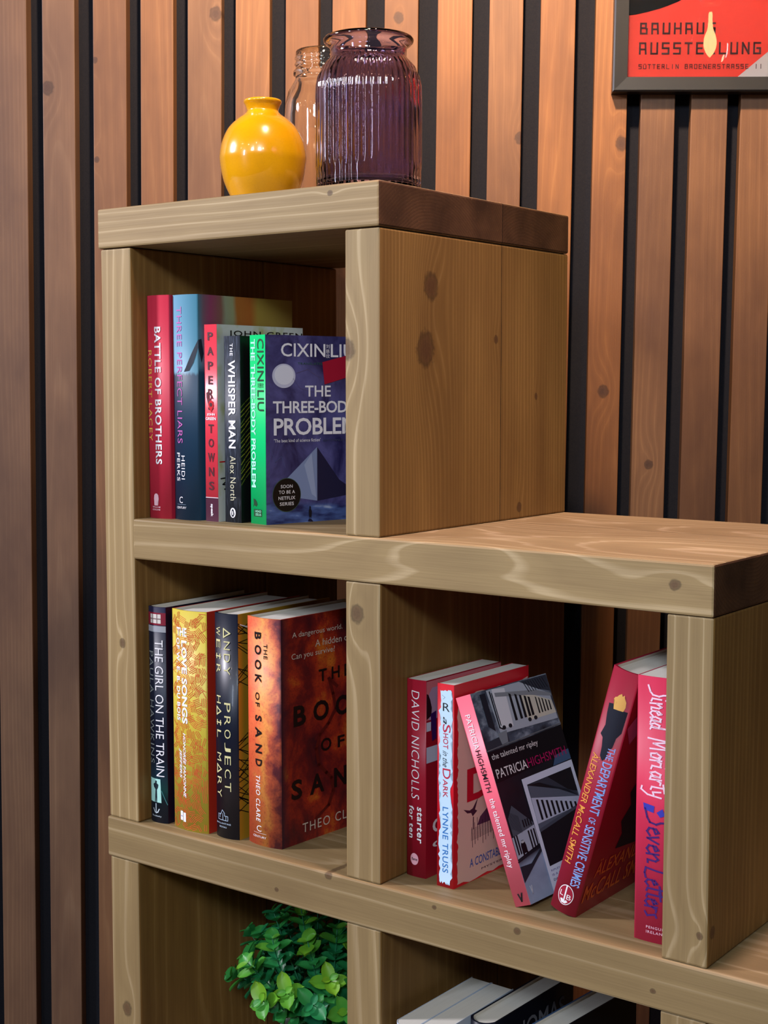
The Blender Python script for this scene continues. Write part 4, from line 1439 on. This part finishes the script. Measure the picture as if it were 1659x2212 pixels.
block('BAUHAUS', .6364, .7336, .9583, .9733, .0023)
block('AUSSTELLUNG', .6358, .7925, .9327, .9483, .0023)
block('S\u00dcTTERLIN BADENERSTRASSE 11', .6358, .7950, .9143, .9205, .0009)
bm_finish(bm, 'print', poster, pm)
bm = bmesh.new()
v = [bm.verts.new(x) for x in ((FW_ - .001, -.0172, FW_ - .001), (PW - FW_ + .001, -.0172, FW_ - .001), (PW - FW_ + .001, -.0172, PH - FW_ + .001), (FW_ - .001, -.0172, PH - FW_ + .001),
                              (FW_ - .001, -.0160, FW_ - .001), (PW - FW_ + .001, -.0160, FW_ - .001), (PW - FW_ + .001, -.0160, PH - FW_ + .001), (FW_ - .001, -.0160, PH - FW_ + .001))]
for f in ((0, 1, 2, 3), (5, 4, 7, 6), (4, 0, 3, 7), (1, 5, 6, 2), (3, 2, 6, 7), (4, 5, 1, 0)):
    bm.faces.new([v[i] for i in f])
bm_finish(bm, 'glazing', poster, [glass('frame_glass', (1, 1, 1), 0.0, 1.45)])

# pendant filament bulb in front of the poster (out of frame; it shows as the glint on the glass)
bl = wp(0.7273 + 0.2889 * (0.85 / 1.93), 0.9515 + 0.4506 * (0.85 / 1.93), 0.85 + 0.02)
pend = empty('pendant_bulb', bl)
tag(pend, 'bare filament bulb hanging on a black cord in front of the poster', 'lamp')
em = bpy.data.materials.new('glowing_filament')
em.use_nodes = True
nt = em.node_tree
nt.nodes.remove(nt.nodes['Principled BSDF'])
e = nt.nodes.new('ShaderNodeEmission')
e.inputs[0].default_value = (1.0, 0.66, 0.28, 1)
e.inputs[1].default_value = 220
nt.links.new(e.outputs[0], nt.nodes['Material Output'].inputs[0])
lathe('filament', smooth([(0.0, -0.035), (0.007, -0.026), (0.011, -0.012), (0.009, 0.004), (0.005, 0.014), (0.0035, 0.03), (0.003, 0.045), (0.0, 0.047)], 4), em, pend, 20)
lathe('glass_envelope', smooth([(0.0, -0.062), (0.018, -0.058), (0.031, -0.040), (0.035, -0.015), (0.031, 0.010), (0.021, 0.035), (0.0145, 0.055), (0.0135, 0.062)], 5), glass('bulb_glass', (1.0, 0.95, 0.86), 0.0, 1.1), pend, 40)
lathe('lamp_holder', [(0.0, 0.060), (0.017, 0.060), (0.019, 0.064), (0.019, 0.098), (0.012, 0.108), (0.003, 0.112), (0.0025, 0.50), (0.0, 0.50)], M((22, 20, 20), .4), pend, 32)

# ------------------------------------------------------------------ leafy plant in the lower left cube
PX, PY = 0.192, 0.162
plant = empty('potted_plant', (PX, PY, Z4 + FZ))
tag(plant, 'bushy green artificial plant with round leaves in the lower left cube', 'plant')
lathe('pot', smooth([(0.0, 0.0), (0.040, 0.0), (0.044, 0.006), (0.052, 0.075), (0.054, 0.085), (0.050, 0.086), (0.047, 0.078), (0.040, 0.070), (0.0, 0.070)], 4), M((206, 204, 198), .5), plant, 48)
t = NT('leaf_green')
_, tf, _ = t.attr('tint')
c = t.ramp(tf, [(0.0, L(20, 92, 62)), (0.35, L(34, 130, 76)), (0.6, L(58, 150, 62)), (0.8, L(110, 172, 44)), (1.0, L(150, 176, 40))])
t.put(t.bsdf.inputs['Base Color'], c)
t.bsdf.inputs['Roughness'].default_value = 0.42
t.bsdf.inputs['Subsurface Weight'].default_value = 0.0
leafm = t.mat
tr = t.n('ShaderNodeBsdfTranslucent')
t.put(tr.inputs[0], c)
ad = t.n('ShaderNodeMixShader')
ad.inputs[0].default_value = 0.22
t.t.links.new(t.bsdf.outputs[0], ad.inputs[1])
t.t.links.new(tr.outputs[0], ad.inputs[2])
t.t.links.new(ad.outputs[0], t.t.nodes['Material Output'].inputs[0])
bl_ = bmesh.new()
TL = bl_.verts.layers.float.new('tint')
bs = bmesh.new()


def tube(bm, pts, r0, r1, seg=6):
    rings = []
    for i, p in enumerate(pts):
        d = (pts[min(i + 1, len(pts) - 1)] - pts[max(i - 1, 0)]).normalized()
        a = d.orthogonal().normalized()
        b = d.cross(a)
        r = r0 + (r1 - r0) * i / (len(pts) - 1)
        rings.append([bm.verts.new(p + (a * math.cos(2 * PI * k / seg) + b * math.sin(2 * PI * k / seg)) * r) for k in range(seg)])
    for A, B in zip(rings, rings[1:]):
        for k in range(seg):
            bm.faces.new([A[k], A[(k + 1) % seg], B[(k + 1) % seg], B[k]])
    bm.faces.new(rings[-1])


def leaf(base, dirv, nrm, L_, W_, tint):
    """rounded cupped leaf"""
    dirv = dirv.normalized()
    side = dirv.cross(nrm).normalized()
    nrm = side.cross(dirv)
    n = 7
    rows = []
    for i in range(n + 1):
        s = i / n
        w = W_ * math.sin(PI * min(1, s * 0.93 + 0.04)) ** 0.62 * (0.9 if s < .98 else 0.35)
        cz = -0.22 * L_ * s * s
        row = []
        for j in (-1, -.5, 0, .5, 1):
            p = base + dirv * (L_ * s) + side * (w * .5 * j) + nrm * (cz + 0.16 * W_ * j * j)
            v_ = bl_.verts.new(p)
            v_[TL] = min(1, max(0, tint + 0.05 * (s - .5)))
            row.append(v_)
        rows.append(row)
    for A, B in zip(rows, rows[1:]):
        for j in range(4):
            f_ = bl_.faces.new([A[j], A[j + 1], B[j + 1], B[j]])
            f_.smooth = True


random.seed(12)
# tips of the stems, relative to the pot foot: (x, y, z)
tips = []
for i in range(40):
    a = 2 * PI * (i * 0.381966)
    rr = (0.020 + 0.095 * math.sqrt((i + .5) / 40))
    zz = 0.262 - 0.115 * (rr / 0.115) ** 2 + random.uniform(-.02, .015)
    tips.append(Vector((rr * math.cos(a), rr * math.sin(a) * 1.0, zz)))
for tip in tips:
    if abs(tip.x) > .125 or abs(tip.y) > .12:
        continue
    b0 = Vector((random.uniform(-.02, .02), random.uniform(-.02, .02), 0.068))
    mid = b0.lerp(tip, .5) + Vector((tip.x * .25, tip.y * .25, .03))
    pts = []
    for i in range(13):
        s = i / 12
        pts.append(b0 * (1 - s) ** 2 + mid * (2 * s * (1 - s)) + tip * s * s)
    tube(bs, pts, .0013, .0006)
    base_t = random.uniform(.12, .55)
    for i in range(3, 13):
        s = i / 12
        p = pts[i]
        ax = (pts[min(i + 1, 12)] - pts[i - 1]).normalized()
        a0 = ax.orthogonal().normalized()
        a0 = Matrix.Rotation(i * PI / 2 + random.uniform(-.4, .4), 3, ax) @ a0
        sz = (.019 if s < .55 else .022) * random.uniform(.8, 1.15) * (0.62 if i > 11 else 1)
        for sg in (1, -1):
            dv = (a0 * sg * .85 + ax * .55 + Vector((0, 0, random.uniform(-.15, .2))))
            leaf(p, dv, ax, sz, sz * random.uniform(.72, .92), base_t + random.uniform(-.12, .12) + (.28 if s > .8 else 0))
bm_finish(bs, 'stems', plant, [M((36, 110, 74), .5)], True)
me = bpy.data.meshes.new('foliage')
bl_.to_mesh(me)
bl_.free()
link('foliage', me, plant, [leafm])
